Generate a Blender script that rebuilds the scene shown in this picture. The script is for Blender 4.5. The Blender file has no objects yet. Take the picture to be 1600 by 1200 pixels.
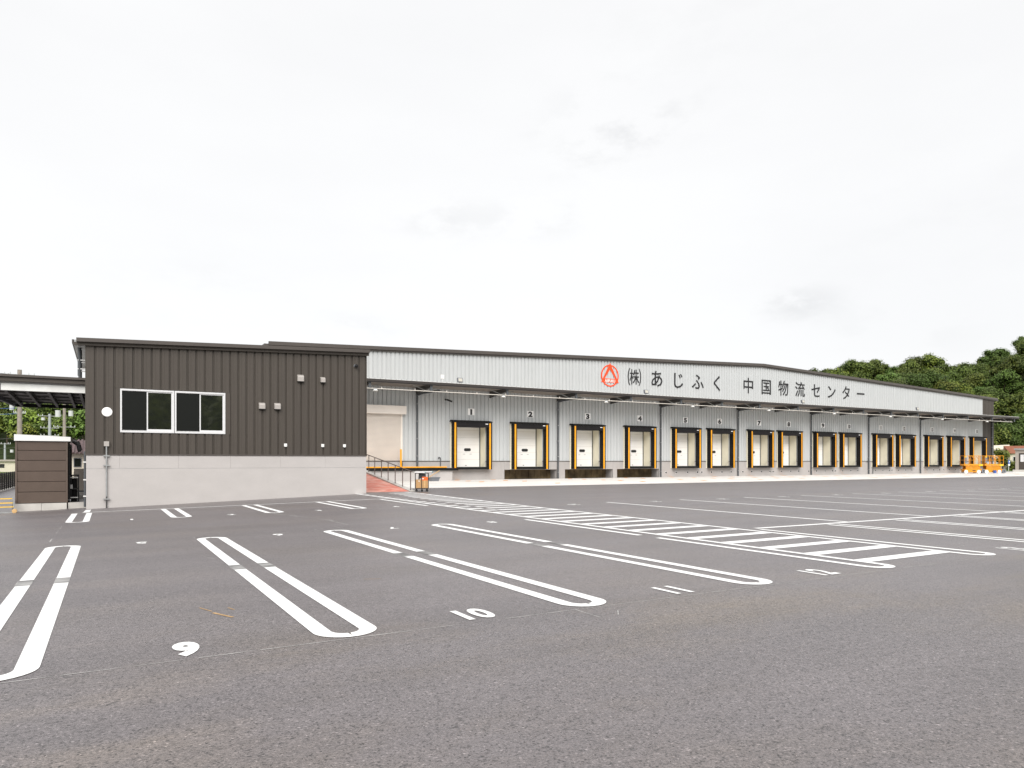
import bpy, math, random
from mathutils import Vector, Matrix, noise
R = math.radians
random.seed(7)
SC = bpy.context.scene
COL = SC.collection

# ------------------------------------------------------------------ camera
cam = bpy.data.cameras.new('camera'); cam_o = bpy.data.objects.new('camera', cam); COL.objects.link(cam_o)
cam.sensor_width = 36; cam.lens = 24.98; cam.shift_y = 121 / 1600
cam_o.location = (0, 0, 1.5); cam_o.rotation_euler = (R(90), 0, -math.atan2(.4947, .8687))
cam.clip_start = .05; cam.clip_end = 4000
SC.camera = cam_o

# ------------------------------------------------------------------ sky, sun, exposure
SUN_EL, SUN_AZ = R(40), R(205)      # azimuth clockwise from +Y
W = bpy.data.worlds.new('World'); SC.world = W; W.use_nodes = True
nt = W.node_tree; N = nt.nodes; L = nt.links; N.clear()
def nn(t, **k):
    n = N.new(t)
    for a, b in k.items(): setattr(n, a, b)
    return n
out = nn('ShaderNodeOutputWorld'); bg = nn('ShaderNodeBackground')
sky = nn('ShaderNodeTexSky', sky_type='NISHITA', sun_disc=False, sun_elevation=SUN_EL, sun_rotation=SUN_AZ)
tc = nn('ShaderNodeTexCoord')
mp = nn('ShaderNodeMapping'); mp.inputs['Scale'].default_value = (1, 1, 3.2); L.new(tc.outputs['Generated'], mp.inputs[0])
n1 = nn('ShaderNodeTexNoise'); n1.inputs['Scale'].default_value = 1.6; n1.inputs['Detail'].default_value = 7; L.new(mp.outputs[0], n1.inputs[0])
r1 = nn('ShaderNodeValToRGB'); L.new(n1.outputs[0], r1.inputs[0])
r1.color_ramp.elements[0].position = .36; r1.color_ramp.elements[0].color = (8.4, 8.4, 8.43, 1)
r1.color_ramp.elements[1].position = .62; r1.color_ramp.elements[1].color = (8.8, 8.8, 8.8, 1)
last = r1.outputs[0]
# a few faint darker scraps of cloud
mp2 = nn('ShaderNodeMapping'); mp2.inputs['Scale'].default_value = (1, 1, 2.2); L.new(tc.outputs['Generated'], mp2.inputs[0])
n2 = nn('ShaderNodeTexNoise'); n2.inputs['Scale'].default_value = 11; n2.inputs['Detail'].default_value = 9; n2.inputs['Roughness'].default_value = .62; L.new(mp2.outputs[0], n2.inputs[0])
def scrap(px, py, w, amt):
    d = Vector((.869, -.4954, 0)) * ((px - 800) / 1110) + Vector((.4947, .8687, 0)) + Vector((0, 0, (721 - py) / 1110))
    d.normalize()
    s = nn('ShaderNodeVectorMath', operation='DISTANCE'); nrm = nn('ShaderNodeVectorMath', operation='MULTIPLY')
    sub = nn('ShaderNodeVectorMath', operation='SUBTRACT'); L.new(tc.outputs['Generated'], sub.inputs[0]); sub.inputs[1].default_value = d
    L.new(sub.outputs[0], nrm.inputs[0]); nrm.inputs[1].default_value = (1, 1, 2.4)
    ln = nn('ShaderNodeVectorMath', operation='LENGTH'); L.new(nrm.outputs[0], ln.inputs[0])
    mr = nn('ShaderNodeMapRange', interpolation_type='SMOOTHSTEP'); L.new(ln.outputs['Value'], mr.inputs[0])
    mr.inputs[1].default_value = 0; mr.inputs[2].default_value = w; mr.inputs[3].default_value = 1; mr.inputs[4].default_value = 0
    th = nn('ShaderNodeMapRange', interpolation_type='SMOOTHSTEP'); L.new(n2.outputs[0], th.inputs[0])
    th.inputs[1].default_value = .44; th.inputs[2].default_value = .66
    mu = nn('ShaderNodeMath', operation='MULTIPLY'); L.new(mr.outputs[0], mu.inputs[0]); L.new(th.outputs[0], mu.inputs[1])
    m3 = nn('ShaderNodeMath', operation='MULTIPLY'); L.new(mu.outputs[0], m3.inputs[0]); m3.inputs[1].default_value = amt
    return m3.outputs[0]
tot = None
for a in ((690, 342, .11, .26), (835, 340, .10, .26), (1245, 476, .085, .42), (965, 190, .15, .24), (915, 235, .13, .2), (1010, 205, .1, .16), (560, 515, .10, .16), (1390, 525, .15, .16), (300, 455, .2, .08), (1100, 60, .3, .07), (1450, 330, .3, .06)):
    o_ = scrap(*a)
    if tot is None: tot = o_
    else:
        ad = nn('ShaderNodeMath', operation='ADD'); L.new(tot, ad.inputs[0]); L.new(o_, ad.inputs[1]); tot = ad.outputs[0]
mx = nn('ShaderNodeMix', data_type='RGBA'); L.new(tot, mx.inputs[0]); L.new(last, mx.inputs[6]); mx.inputs[7].default_value = (5.9, 5.95, 6.02, 1)
mxs = nn('ShaderNodeMix', data_type='RGBA'); mxs.inputs[0].default_value = .06; L.new(mx.outputs[2], mxs.inputs[6]); L.new(sky.outputs[0], mxs.inputs[7])
L.new(mxs.outputs[2], bg.inputs[0]); bg.inputs[1].default_value = .0625
L.new(bg.outputs[0], out.inputs[0])
sl = bpy.data.lights.new('sun', 'SUN'); sl.energy = 1.9; sl.angle = R(45); sl.color = (1, .965, .92)
so = bpy.data.objects.new('sun', sl); COL.objects.link(so)
sd = Vector((math.sin(SUN_AZ) * math.cos(SUN_EL), math.cos(SUN_AZ) * math.cos(SUN_EL), math.sin(SUN_EL)))
so.rotation_euler = sd.to_track_quat('Z', 'Y').to_euler(); so.location = sd * 60
VS = SC.view_settings; VS.view_transform = 'Standard'; VS.look = 'None'; VS.gamma = 1; VS.exposure = .92; VS.use_curve_mapping = False

# ------------------------------------------------------------------ materials
def mat(name, col, rough=.6, metal=0, spec=.5, var=.0, vscale=8., vmap=(1, 1, 1), bump=0., bscale=40., bmap=(1, 1, 1), col2=None, fine=0., fscale=60., emit=None, objrand=0.):
    m = bpy.data.materials.new(name); m.use_nodes = True
    t = m.node_tree; b = t.nodes['Principled BSDF']
    b.inputs['Roughness'].default_value = rough; b.inputs['Metallic'].default_value = metal; b.inputs['Specular IOR Level'].default_value = spec
    c3 = (*col, 1); b.inputs['Base Color'].default_value = c3
    geo = t.nodes.new('ShaderNodeNewGeometry') if (var or bump or fine) else None
    def nz(scale, mapv, det=5):
        mpn = t.nodes.new('ShaderNodeMapping'); mpn.inputs['Scale'].default_value = mapv; t.links.new(geo.outputs['Position'], mpn.inputs[0])
        n = t.nodes.new('ShaderNodeTexNoise'); n.inputs['Scale'].default_value = scale; n.inputs['Detail'].default_value = det; t.links.new(mpn.outputs[0], n.inputs[0])
        return n.outputs[0]
    cur = None
    def mul(sock, amt, c2=None):
        nonlocal cur
        mr = t.nodes.new('ShaderNodeMapRange'); t.links.new(sock, mr.inputs[0]); mr.inputs[1].default_value = .3; mr.inputs[2].default_value = .7
        mr.inputs[3].default_value = 1 - amt; mr.inputs[4].default_value = 1 + amt
        mm = t.nodes.new('ShaderNodeMix'); mm.data_type = 'RGBA'; mm.blend_type = 'MULTIPLY'; mm.inputs[0].default_value = 1
        if cur is None: mm.inputs[6].default_value = c3
        else: t.links.new(cur, mm.inputs[6])
        t.links.new(mr.outputs[0], mm.inputs[7]); cur = mm.outputs[2]
    if col2:
        s = nz(vscale * .6, vmap, 6)
        rp = t.nodes.new('ShaderNodeMapRange'); t.links.new(s, rp.inputs[0]); rp.inputs[1].default_value = .38; rp.inputs[2].default_value = .62
        mm = t.nodes.new('ShaderNodeMix'); mm.data_type = 'RGBA'; t.links.new(rp.outputs[0], mm.inputs[0]); mm.inputs[6].default_value = c3; mm.inputs[7].default_value = (*col2, 1); cur = mm.outputs[2]
    if var: mul(nz(vscale, vmap), var)
    if fine: mul(nz(fscale, (1, 1, 1), 2), fine)
    if objrand:
        oi = t.nodes.new('ShaderNodeObjectInfo'); hs = t.nodes.new('ShaderNodeHueSaturation')
        mr = t.nodes.new('ShaderNodeMapRange'); t.links.new(oi.outputs['Random'], mr.inputs[0]); mr.inputs[3].default_value = 1 - objrand; mr.inputs[4].default_value = 1 + objrand
        t.links.new(mr.outputs[0], hs.inputs['Value'])
        m2 = t.nodes.new('ShaderNodeMath'); m2.operation = 'MULTIPLY'; t.links.new(oi.outputs['Random'], m2.inputs[0]); m2.inputs[1].default_value = 7.31
        m4 = t.nodes.new('ShaderNodeMath'); m4.operation = 'FRACT'; t.links.new(m2.outputs[0], m4.inputs[0])
        mh = t.nodes.new('ShaderNodeMapRange'); t.links.new(m4.outputs[0], mh.inputs[0]); mh.inputs[3].default_value = .5 - objrand * .07; mh.inputs[4].default_value = .5 + objrand * .05
        t.links.new(mh.outputs[0], hs.inputs['Hue'])
        if cur is None: hs.inputs['Color'].default_value = c3
        else: t.links.new(cur, hs.inputs['Color'])
        cur = hs.outputs[0]
    if cur is not None: t.links.new(cur, b.inputs['Base Color'])
    if bump:
        bn = t.nodes.new('ShaderNodeBump'); bn.inputs['Strength'].default_value = bump; bn.inputs['Distance'].default_value = .01
        t.links.new(nz(bscale, bmap, 4), bn.inputs['Height']); t.links.new(bn.outputs[0], b.inputs['Normal'])
    if emit: b.inputs['Emission Color'].default_value = (*emit[0], 1); b.inputs['Emission Strength'].default_value = emit[1]
    return m
M = dict(
 dark=mat('dark_cladding', (.066, .056, .047), .5, .0, .35, var=.06, vscale=1.2, vmap=(9, 9, .5), fine=.05, fscale=30, objrand=.035),
 trim=mat('dark_trim', (.075, .064, .057), .4, .0, .5, var=.06, vscale=1.5),
 blacktrim=mat('black_rubber', (.010, .010, .010), .7, 0, .2, var=.25, vscale=3, bump=.3, bscale=30),
 pad=mat('dock_pad', (.013, .012, .013), .6, 0, .2, var=.25, vscale=2.5, bump=.35, bscale=18),
 yellow=mat('yellow_strip', (.86, .37, .004), .5, var=.12, vscale=3),
 silver=mat('silver_cladding', (.50, .517, .522), .42, .0, .5, var=.05, vscale=.9, vmap=(7, 7, .3), fine=.03, fscale=25),
 conc=mat('concrete', (.46, .437, .425), .85, var=.035, vscale=1.1, vmap=(1, 1, 2), bump=.2, bscale=35, fine=.03),
 plinth=mat('plinth_concrete', (.39, .37, .36), .85, var=.05, vscale=1.2, bump=.2, bscale=35, fine=.03),
 apron=mat('apron_concrete', (.70, .675, .64), .85, var=.10, vscale=.35, bump=.2, bscale=30, fine=.05, fscale=9),
 kerb=mat('kerb_concrete', (.5, .48, .45), .85, var=.12, vscale=2, bump=.3, fine=.06),
 red=mat('red_ramp', (.60, .19, .14), .8, col2=(.70, .36, .29), var=.12, vscale=2.6, bump=.4, bscale=70),
 paint=mat('white_road_paint', (.80, .80, .79), .6, var=.05, vscale=1.5, fine=.07, fscale=55, bump=.25, bscale=90),
 chalk=mat('chalk_line', (.42, .41, .40), .9, var=.4, vscale=5),
 scrub=mat('scrubbed_paint', (.155, .15, .148), .85, col2=(.31, .305, .3), var=.2, vscale=4),
 orangemark=mat('orange_mark', (.80, .36, .10), .8, var=.2, vscale=4),
 ochre=mat('ochre_chalk', (.42, .27, .13), .85, var=.3, vscale=12),
 door=mat('door_panel', (.90, .885, .86), .45, var=.03, vscale=.7),
 cream=mat('cream_wall', (.80, .75, .60), .6, var=.05, vscale=1),
 shutter=mat('shutter_steel', (.76, .70, .64), .45, var=.04, vscale=1),
 fascia=mat('canopy_fascia', (.040, .033, .030), .45),
 rail=mat('brown_rail', (.14, .11, .10), .5),
 seamc=mat('door_seam', (.55, .52, .47), .6),
 white=mat('white_metal', (.76, .76, .75), .4),
 alu=mat('window_aluminium', (.72, .72, .73), .35, .2),
 glass=mat('window_glass', (.012, .014, .012), .03, 0, .8),
 screen=mat('insect_screen', (.010, .011, .010), .3, 0, .2),
 steel=mat('galvanised_steel', (.36, .37, .37), .45, .5, var=.12, vscale=4),
 pipe=mat('pipe_grey', (.075, .082, .09), .45, var=.1, vscale=3),
 hood=mat('vent_hood', (.43, .40, .375), .4, .2),
 black=mat('black_paint', (.015, .015, .016), .45),
 ink=mat('sign_ink', (.012, .011, .013), .55),
 redsign=mat('sign_red', (.86, .075, .012), .5),
 canopyd=mat('canopy_deck', (.30, .265, .235), .5, var=.1, vscale=1.5),
 beam=mat('white_beam', (.74, .75, .73), .5, var=.08, vscale=2.5),
 dsteel=mat('dark_steel', (.055, .053, .052), .5, var=.15, vscale=3),
 brown=mat('brown_plank', (.098, .07, .055), .6, var=.06, vscale=3, fine=.06, fscale=40, objrand=.03),
 wood=mat('pit_plywood', (.26, .19, .10), .8, col2=(.13, .09, .045), var=.25, vscale=1.6),
 orange=mat('lift_orange', (.70, .29, .014), .4, var=.05, vscale=3),
 lyellow=mat('lift_yellow', (.85, .52, .02), .4),
 grey=mat('grey_plastic', (.16, .17, .19), .5),
 blue=mat('blue_paint', (.05, .13, .45), .5),
 card=mat('cardboard', (.46, .27, .12), .8, var=.06, vscale=5),
 orbox=mat('orange_crate', (.82, .13, .015), .5),
 teal=mat('teal_cap', (.05, .30, .34), .5),
 tube=mat('wrapped_tube', (.62, .6, .6), .35, var=.1, vscale=12),
 hook=mat('tan_wood', (.62, .40, .18), .7, var=.15, vscale=6),
 poleconc=mat('pole_concrete', (.30, .26, .23), .85, var=.15, vscale=2),
 poleg=mat('pole_grey', (.36, .38, .40), .6),
 pot=mat('insulator', (.55, .56, .57), .35),
 leaf=mat('leaves', (.098, .142, .026), .55, 0, .3, var=.35, vscale=.8, objrand=.45),
 leaf2=mat('light_leaves', (.15, .195, .028), .55, 0, .3, var=.35, vscale=.8, objrand=.35),
 core=mat('shade_core', (.026, .040, .010), .9, 0, .1, var=.3, vscale=1.),
 bark=mat('bark', (.10, .075, .055), .9, var=.3, vscale=6),
 hill=mat('hill_ground', (.025, .036, .012), .95, 0, .1, var=.5, vscale=.3),
 earth=mat('bare_earth', (.32, .22, .14), .9, var=.2, vscale=.2),
 grass=mat('grass', (.10, .16, .03), .9, var=.3, vscale=2),
 roofbrown=mat('brown_roof', (.24, .085, .045), .7, var=.12, vscale=2),
 rooftile=mat('purple_roof_tiles', (.10, .06, .06), .5, var=.2, vscale=4),
 housew=mat('house_plaster', (.62, .57, .47), .8, var=.06, vscale=1),
 taupe=mat('taupe_wall', (.36, .32, .28), .7, var=.05, vscale=2),
 slat=mat('fence_slat', (.05, .04, .034), .6, var=.1, vscale=4),
 conduit=mat('cream_conduit', (.72, .68, .62), .5),
 soffit=mat('soffit_sheet', (.36, .355, .35), .6),
 lens=mat('lamp_lens', (.5, .48, .42), .2),
 plate=mat('number_plate', (.93, .92, .91), .5),
)
def asphalt_mat():
    m = bpy.data.materials.new('asphalt'); m.use_nodes = True; t = m.node_tree; b = t.nodes['Principled BSDF']
    g = t.nodes.new('ShaderNodeNewGeometry'); K = t.links
    def nz(scale, mv, det, rough=.5, dist=0):
        a = t.nodes.new('ShaderNodeMapping'); a.inputs['Scale'].default_value = mv; K.new(g.outputs['Position'], a.inputs[0])
        n = t.nodes.new('ShaderNodeTexNoise'); n.inputs['Scale'].default_value = scale; n.inputs['Detail'].default_value = det; n.inputs['Roughness'].default_value = rough; n.inputs['Distortion'].default_value = dist
        K.new(a.outputs[0], n.inputs[0]); return n.outputs[0]
    def mr(s, a, b_, c, d, sm=False):
        n = t.nodes.new('ShaderNodeMapRange'); K.new(s, n.inputs[0])
        if sm: n.interpolation_type = 'SMOOTHSTEP'
        for i, v in enumerate((a, b_, c, d)): n.inputs[i + 1].default_value = v
        return n.outputs[0]
    def mul(a, b_):
        n = t.nodes.new('ShaderNodeMath'); n.operation = 'MULTIPLY'; K.new(a, n.inputs[0]); K.new(b_, n.inputs[1]); return n.outputs[0]
    base = t.nodes.new('ShaderNodeMix'); base.data_type = 'RGBA'
    base.inputs[6].default_value = (.152, .135, .139, 1); base.inputs[7].default_value = (.178, .146, .122, 1)
    # dusty brown wash lies over the outer strip beyond the stall numbers and in drifting patches
    sep = t.nodes.new('ShaderNodeSeparateXYZ'); K.new(g.outputs['Position'], sep.inputs[0])
    band = mul(mr(sep.outputs[1], 6.6, 5.6, 0, 1, True), mr(sep.outputs[1], 2.6, 5.0, .25, 1, True))
    dust = mul(mr(nz(.45, (.5, 1, 1), 6, .6), .42, .68, 0, 1, True), mr(band, 0, 1, .3, 1))
    K.new(dust, base.inputs[0])
    lane = mr(nz(.9, (.07, 1, 1), 5, .55), .3, .7, .86, 1.13)          # roller lanes run along the lot
    patch = mr(nz(.28, (1, 1, 1), 6, .6, .6), .3, .7, .90, 1.10)
    streak = mr(nz(2.2, (.12, 1.6, 1), 7, .7), .62, .78, 1, .80)
    fine = mr(nz(60, (1, 1, 1), 3, .7), .3, .7, .55, 1.45)
    med = mr(nz(17, (1, 1, 1), 5, .75), .3, .72, .80, 1.20)
    vor = t.nodes.new('ShaderNodeTexVoronoi'); vor.inputs['Scale'].default_value = 85; K.new(g.outputs['Position'], vor.inputs['Vector'])
    sv = t.nodes.new('ShaderNodeSeparateColor'); K.new(vor.outputs['Color'], sv.inputs[0])
    agg = mr(sv.outputs[0], .95, 1, 1, 1.9)
    pit = mul(mr(sv.outputs[1], .0, .14, .25, 1), mr(nz(30, (.8, 1, 1), 4, .7), .34, .42, .40, 1))
    k = mul(mul(mul(lane, patch), mul(streak, fine)), mul(mul(med, agg), pit))
    mm = t.nodes.new('ShaderNodeMix'); mm.data_type = 'RGBA'; mm.blend_type = 'MULTIPLY'; mm.inputs[0].default_value = 1
    K.new(base.outputs[2], mm.inputs[6]); K.new(k, mm.inputs[7]); K.new(mm.outputs[2], b.inputs['Base Color'])
    b.inputs['Roughness'].default_value = .40; b.inputs['Specular IOR Level'].default_value = .75
    bn = t.nodes.new('ShaderNodeBump'); bn.inputs['Strength'].default_value = .5; bn.inputs['Distance'].default_value = .007
    hh = t.nodes.new('ShaderNodeMath'); hh.operation = 'ADD'; K.new(nz(95, (1, 1, 1), 3, .7), hh.inputs[0]); K.new(mr(vor.outputs['Distance'], 0, .6, .6, 0), hh.inputs[1])
    K.new(hh.outputs[0], bn.inputs['Height']); K.new(bn.outputs[0], b.inputs['Normal'])
    return m
M['asphalt'] = asphalt_mat()

# ------------------------------------------------------------------ mesh helpers
class MB:
    def __init__(s): s.v = []; s.f = []
    def quad(s, *p):
        i = len(s.v); s.v += [tuple(q) for q in p]; s.f.append(tuple(range(i, i + len(p)))); return s
    def box(s, x0, x1, y0, y1, z0, z1, ztop2=None, zbot2=None):
        a = z1 if ztop2 is None else ztop2; c = z0 if zbot2 is None else zbot2
        return s.hexa([(x0, y0, z0), (x1, y0, c), (x1, y1, c), (x0, y1, z0), (x0, y0, z1), (x1, y0, a), (x1, y1, a), (x0, y1, z1)])
    def hexa(s, p):
        i = len(s.v); s.v += [tuple(q) for q in p]
        for q in ((3, 2, 1, 0), (4, 5, 6, 7), (0, 1, 5, 4), (1, 2, 6, 5), (2, 3, 7, 6), (3, 0, 4, 7)): s.f.append(tuple(i + k for k in q))
        return s
    def cbox(s, c, d): return s.box(c[0] - d[0] / 2, c[0] + d[0] / 2, c[1] - d[1] / 2, c[1] + d[1] / 2, c[2] - d[2] / 2, c[2] + d[2] / 2)
    def cyl(s, a, b, r, r2=None, n=10, cap=True):
        a = Vector(a); b = Vector(b); r2 = r if r2 is None else r2; d = (b - a).normalized()
        u = d.cross(Vector((0, 0, 1)) if abs(d.z) < .9 else Vector((1, 0, 0))).normalized(); w = d.cross(u)
        i = len(s.v)
        for c, rr in ((a, r), (b, r2)):
            for k in range(n):
                t = 2 * math.pi * k / n; s.v.append(tuple(c + u * math.cos(t) * rr + w * math.sin(t) * rr))
        for k in range(n):
            j = (k + 1) % n; s.f.append((i + k, i + n + k, i + n + j, i + j))
        if cap: s.f.append(tuple(i + k for k in range(n))); s.f.append(tuple(i + n + k for k in reversed(range(n))))
        return s
    def bar(s, a, b, w, h=None):
        a = Vector(a); b = Vector(b); h = h or w; d = (b - a).normalized()
        u = d.cross(Vector((0, 0, 1)) if abs(d.z) < .95 else Vector((0, 1, 0))).normalized(); v = d.cross(u)
        P = []
        for c in (a, b):
            for q, e in ((-1, -1), (1, -1), (1, 1), (-1, 1)): P.append(c + u * q * w / 2 + v * e * h / 2)
        return s.hexa(P)
    def path(s, pts, r, n=8):
        for a, b in zip(pts, pts[1:]): s.cyl(a, b, r, n=n)
        return s
    def ext(s, poly, y0, y1):       # polygon in x,z pushed through y0..y1
        n = len(poly); i = len(s.v)
        s.v += [(x, y0, z) for x, z in poly] + [(x, y1, z) for x, z in poly]
        s.f.append(tuple(range(i, i + n))); s.f.append(tuple(reversed(range(i + n, i + 2 * n))))
        for k in range(n): j = (k + 1) % n; s.f.append((i + j, i + k, i + n + k, i + n + j))
        return s
ORG = {}
def tag(o, label=None, cat=None, group=None, kind=None):
    if label: o['label'] = label
    if cat: o['category'] = cat
    if group: o['group'] = group
    if kind: o['kind'] = kind
    return o
def thing(name, label, cat, loc=(0, 0, 0), group=None, rz=0):
    o = bpy.data.objects.new(name, None); COL.objects.link(o); o.location = loc; o.rotation_euler = (0, 0, rz); o.empty_display_size = .2
    ORG[o.name] = Vector(loc); tag(o, label, cat, group); return o
def put(name, mb, m, parent=None, label=None, kind=None, local=False, smooth=False, org=None):
    # vertices are given in world coordinates unless local=True; parents are never rotated while parts are added
    if parent is not None and not local: off = ORG[parent.name]
    else: off = Vector(org) if org else Vector((0, 0, 0))
    me = bpy.data.meshes.new(name)
    me.from_pydata([(v[0] - off.x, v[1] - off.y, v[2] - off.z) for v in mb.v], [], mb.f); me.materials.append(m)
    if smooth: me.polygons.foreach_set('use_smooth', [True] * len(me.polygons))
    me.update()
    o = bpy.data.objects.new(name, me); COL.objects.link(o)
    if parent is not None: o.parent = parent; ORG[o.name] = ORG[parent.name] if not local else Vector((0, 0, 0))
    else: o.location = off; ORG[o.name] = off
    tag(o, label, None, None, kind); return o
def single(name, mb, m, label, cat, org=(0, 0, 0), group=None, smooth=False):
    o = put(name, mb, m, None, smooth=smooth, org=org); return tag(o, label, cat, group)
def inst(name, me, parent, loc=(0, 0, 0), label=None):
    o = bpy.data.objects.new(name, me); COL.objects.link(o); o.parent = parent; o.location = loc; tag(o, label); ORG[o.name] = Vector((0, 0, 0)); return o
def copy_tree(o, parent=None):
    c = o.copy(); COL.objects.link(c); c.parent = parent; ORG[c.name] = ORG.get(o.name, Vector())
    for ch in o.children: copy_tree(ch, c)
    return c
def curve_mesh(cu):
    o = bpy.data.objects.new('t', cu); COL.objects.link(o); dg = bpy.context.evaluated_depsgraph_get()
    me = bpy.data.meshes.new_from_object(o.evaluated_get(dg)); V = [tuple(v.co) for v in me.vertices]; F = [tuple(p.vertices) for p in me.polygons]
    bpy.data.objects.remove(o); bpy.data.curves.remove(cu); bpy.data.meshes.remove(me); return V, F
TC = {}
def text_flat(body, bold=.0, ext=0.):
    k = (body, bold, ext)
    if k not in TC:
        cu = bpy.data.curves.new('t', 'FONT'); cu.body = body; cu.size = 1; cu.align_x = 'CENTER'; cu.offset = bold; cu.resolution_u = 4; cu.extrude = ext; cu.space_character = 1.05
        TC[k] = curve_mesh(cu)
    return TC[k]
def text_mb(body, fn, bold=0., ext=0.):
    V, F = text_flat(body, bold, ext); mb = MB(); mb.v = [fn(*v) for v in V]; mb.f = list(F); return mb
def loops_flat(loops, ext, off=0):
    cu = bpy.data.curves.new('t', 'CURVE'); cu.dimensions = '2D'; cu.fill_mode = 'BOTH'; cu.extrude = ext; cu.offset = off
    for lp in loops:
        sp = cu.splines.new('POLY'); sp.points.add(len(lp) - 1)
        for i, (x, y) in enumerate(lp): sp.points[i].co = (x, y, 0, 1)
        sp.use_cyclic_u = True
    return curve_mesh(cu)

# ------------------------------------------------------------------ ground
def lerp(x, xs, ys):
    if x <= xs[0]: return ys[0]
    for a, b, c, d in zip(xs, xs[1:], ys, ys[1:]):
        if x <= b: return c + (d - c) * (x - a) / (b - a)
    return ys[-1]
def gz(s, y):            # the lot dips gently towards the far left
    return -lerp(y, (0, 6, 14.65, 27.6, 32.3, 60), (.0015, .0022, .009, .018, .032, .032)) * min(max(10.5 - s, 0), 16)
def grid(xs, ys, z=0., far=False):
    mb = MB()
    for y in ys:
        for x in xs: mb.v.append((x, y, gz(x, y) + z))
    n = len(xs)
    for j in range(len(ys) - 1):
        for i in range(n - 1): a = j * n + i; mb.f.append((a, a + 1, a + n + 1, a + n))
    return mb
def rng(a, b, st): n = max(1, round((b - a) / st)); return [a + (b - a) * i / n for i in range(n + 1)]
gx = [-60, -40, -25, -15] + rng(-10, 10.5, .75) + [14, 20, 30, 50, 80, 112]
gy = [-30, -15] + rng(-6, 6, 2) + rng(6.75, 33, .75)[0:] + [36, 40, 50, 60, 70, 85, 100]
asphalt = put('asphalt', grid(gx, gy), M['asphalt']); tag(asphalt, 'dark grey asphalt of the parking lot with white markings', kind='structure')
# wide land sheet to the horizon, below everything
land = MB(); land.quad((-1500, -1500, -.62), (1500, -1500, -.62), (1500, 1500, -.62), (-1500, 1500, -.62))
put('ground', land, M['grass'], kind='structure')
verge = MB(); verge.box(112.0, 300, 20, 57.5, -.6, -.02)
put('concrete_yard', verge, M['apron'], kind='structure')
gv = MB(); gv.box(112.0, 300, 57.5, 200, -.6, .0); put('grass_verge', gv, M['grass'], kind='structure')
farm = MB(); farm.box(-60, 112, 100, 170, -.62, -.53); put('back_field', farm, M['grass'], kind='structure')
ap = MB()
for a, b in zip(rng(13.4, 111.9, 5.2), rng(13.4, 111.9, 5.2)[1:]): ap.box(a, b - .012, 37.2, 51.7, -.1, .012)
put('concrete_apron', ap, M['apron'], kind='structure')

# ------------------------------------------------------------------ painted markings (parts of the asphalt)
def strip_mb(x0, x1, y0, y1, z=.005, mb=None):
    mb = mb or MB(); X = rng(x0, x1, 1.5); Y = rng(y0, y1, .75)
    b = len(mb.v)
    for y in Y:
        for x in X: mb.v.append((x, y, gz(x, y) + z))
    n = len(X)
    for j in range(len(Y) - 1):
        for i in range(n - 1): a = b + j * n + i; mb.f.append((a, a + 1, a + n + 1, a + n))
    return mb
def line(name, *a, m='paint', z=.005): return put(name, strip_mb(*a, z=z), M[m], asphalt)
def udiv(c, y0, y1, end, w=.16, half=.285, z=.005, wide=True):
    """pair of stripes around c, joined by a rounded end at y0 (end=-1) or y1 (end=+1); each stripe of the pair is one mesh with half of the bend"""
    for sgn in (-1, 1):
        mb = MB(); ro = .30; ri = .14
        xo = c + sgn * half; xi = c + sgn * (half - w)
        if end == -1: ys, ye, dy = y1, y0, -1
        elif end == 1: ys, ye, dy = y0, y1, 1
        else: ys, ye, dy = y0, y1, 0
        pts = []
        body_end = ye - dy * ro if dy else ye
        for i in range(13):
            y = ys + (body_end - ys) * i / 12; pts.append(((xo, y), (xi, y)))
        if dy:
            for i in range(1, 9):
                t = i / 8 * math.pi / 2
                pts.append(((xo - sgn * (ro - ro * math.cos(t)), body_end + dy * ro * math.sin(t)),
                            (max(0, 1) * (xi - sgn * (ri - ri * math.cos(t)) * .8), body_end + dy * (ro - w) * math.sin(t))))
            gap = .012 if sgn < 0 else .03
            pts.append(((c + sgn * gap, ye), (c + sgn * gap, ye - dy * w)))
        for (a, b) in pts: mb.v += [(a[0], a[1], gz(*a) + z), (b[0], b[1], gz(*b) + z)]
        for k in range(len(pts) - 1): mb.f.append((2 * k, 2 * k + 1, 2 * k + 3, 2 * k + 2))
        put('parking_line', mb, M['paint'], asphalt)
DIVS = [-.72, 1.86, 4.44, 7.03]
for c in DIVS:
    udiv(c, 6.02, 10.80, -1); udiv(c, 11.30, 16.0, 1)
    for e in (-1, 1):
        line('scrubbed_paint', c + e * .205 - .085, c + e * .205 + .085, 10.82, 11.28, m='scrub', z=.004)
for c in (-.72, 1.89, 4.53, 7.2): udiv(c, 22.62, 27.42 if c > 0 else 27.1, -1)
line('parking_line', -.99, -.83, 27.0, 27.1); 
line('parking_line', -.72, 9.85, 27.46, 27.60)
line('parking_line', -.70, -.52, 27.62, 30.9)
# hatched walkway
def hx(y, side): return lerp(y, (6, 20, 31.6), (9.82, 9.86, 10.05)) if side < 0 else lerp(y, (6, 20, 31.6), (12.10, 12.22, 12.75))
def sline(side, y0, y1, w, off=0.):
    mb = MB(); Y = rng(y0, y1, .75)
    for y in Y: x = hx(y, side) + off; mb.v += [(x - w / 2, y, gz(x, y) + .005), (x + w / 2, y, gz(x, y) + .005)]
    for k in range(len(Y) - 1): mb.f.append((2 * k, 2 * k + 1, 2 * k + 3, 2 * k + 2))
    put('walkway_edge_line', mb, M['paint'], asphalt)
sline(-1, 6.35, 33.2, .14); sline(1, 6.35, 33.1, .14)
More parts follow.
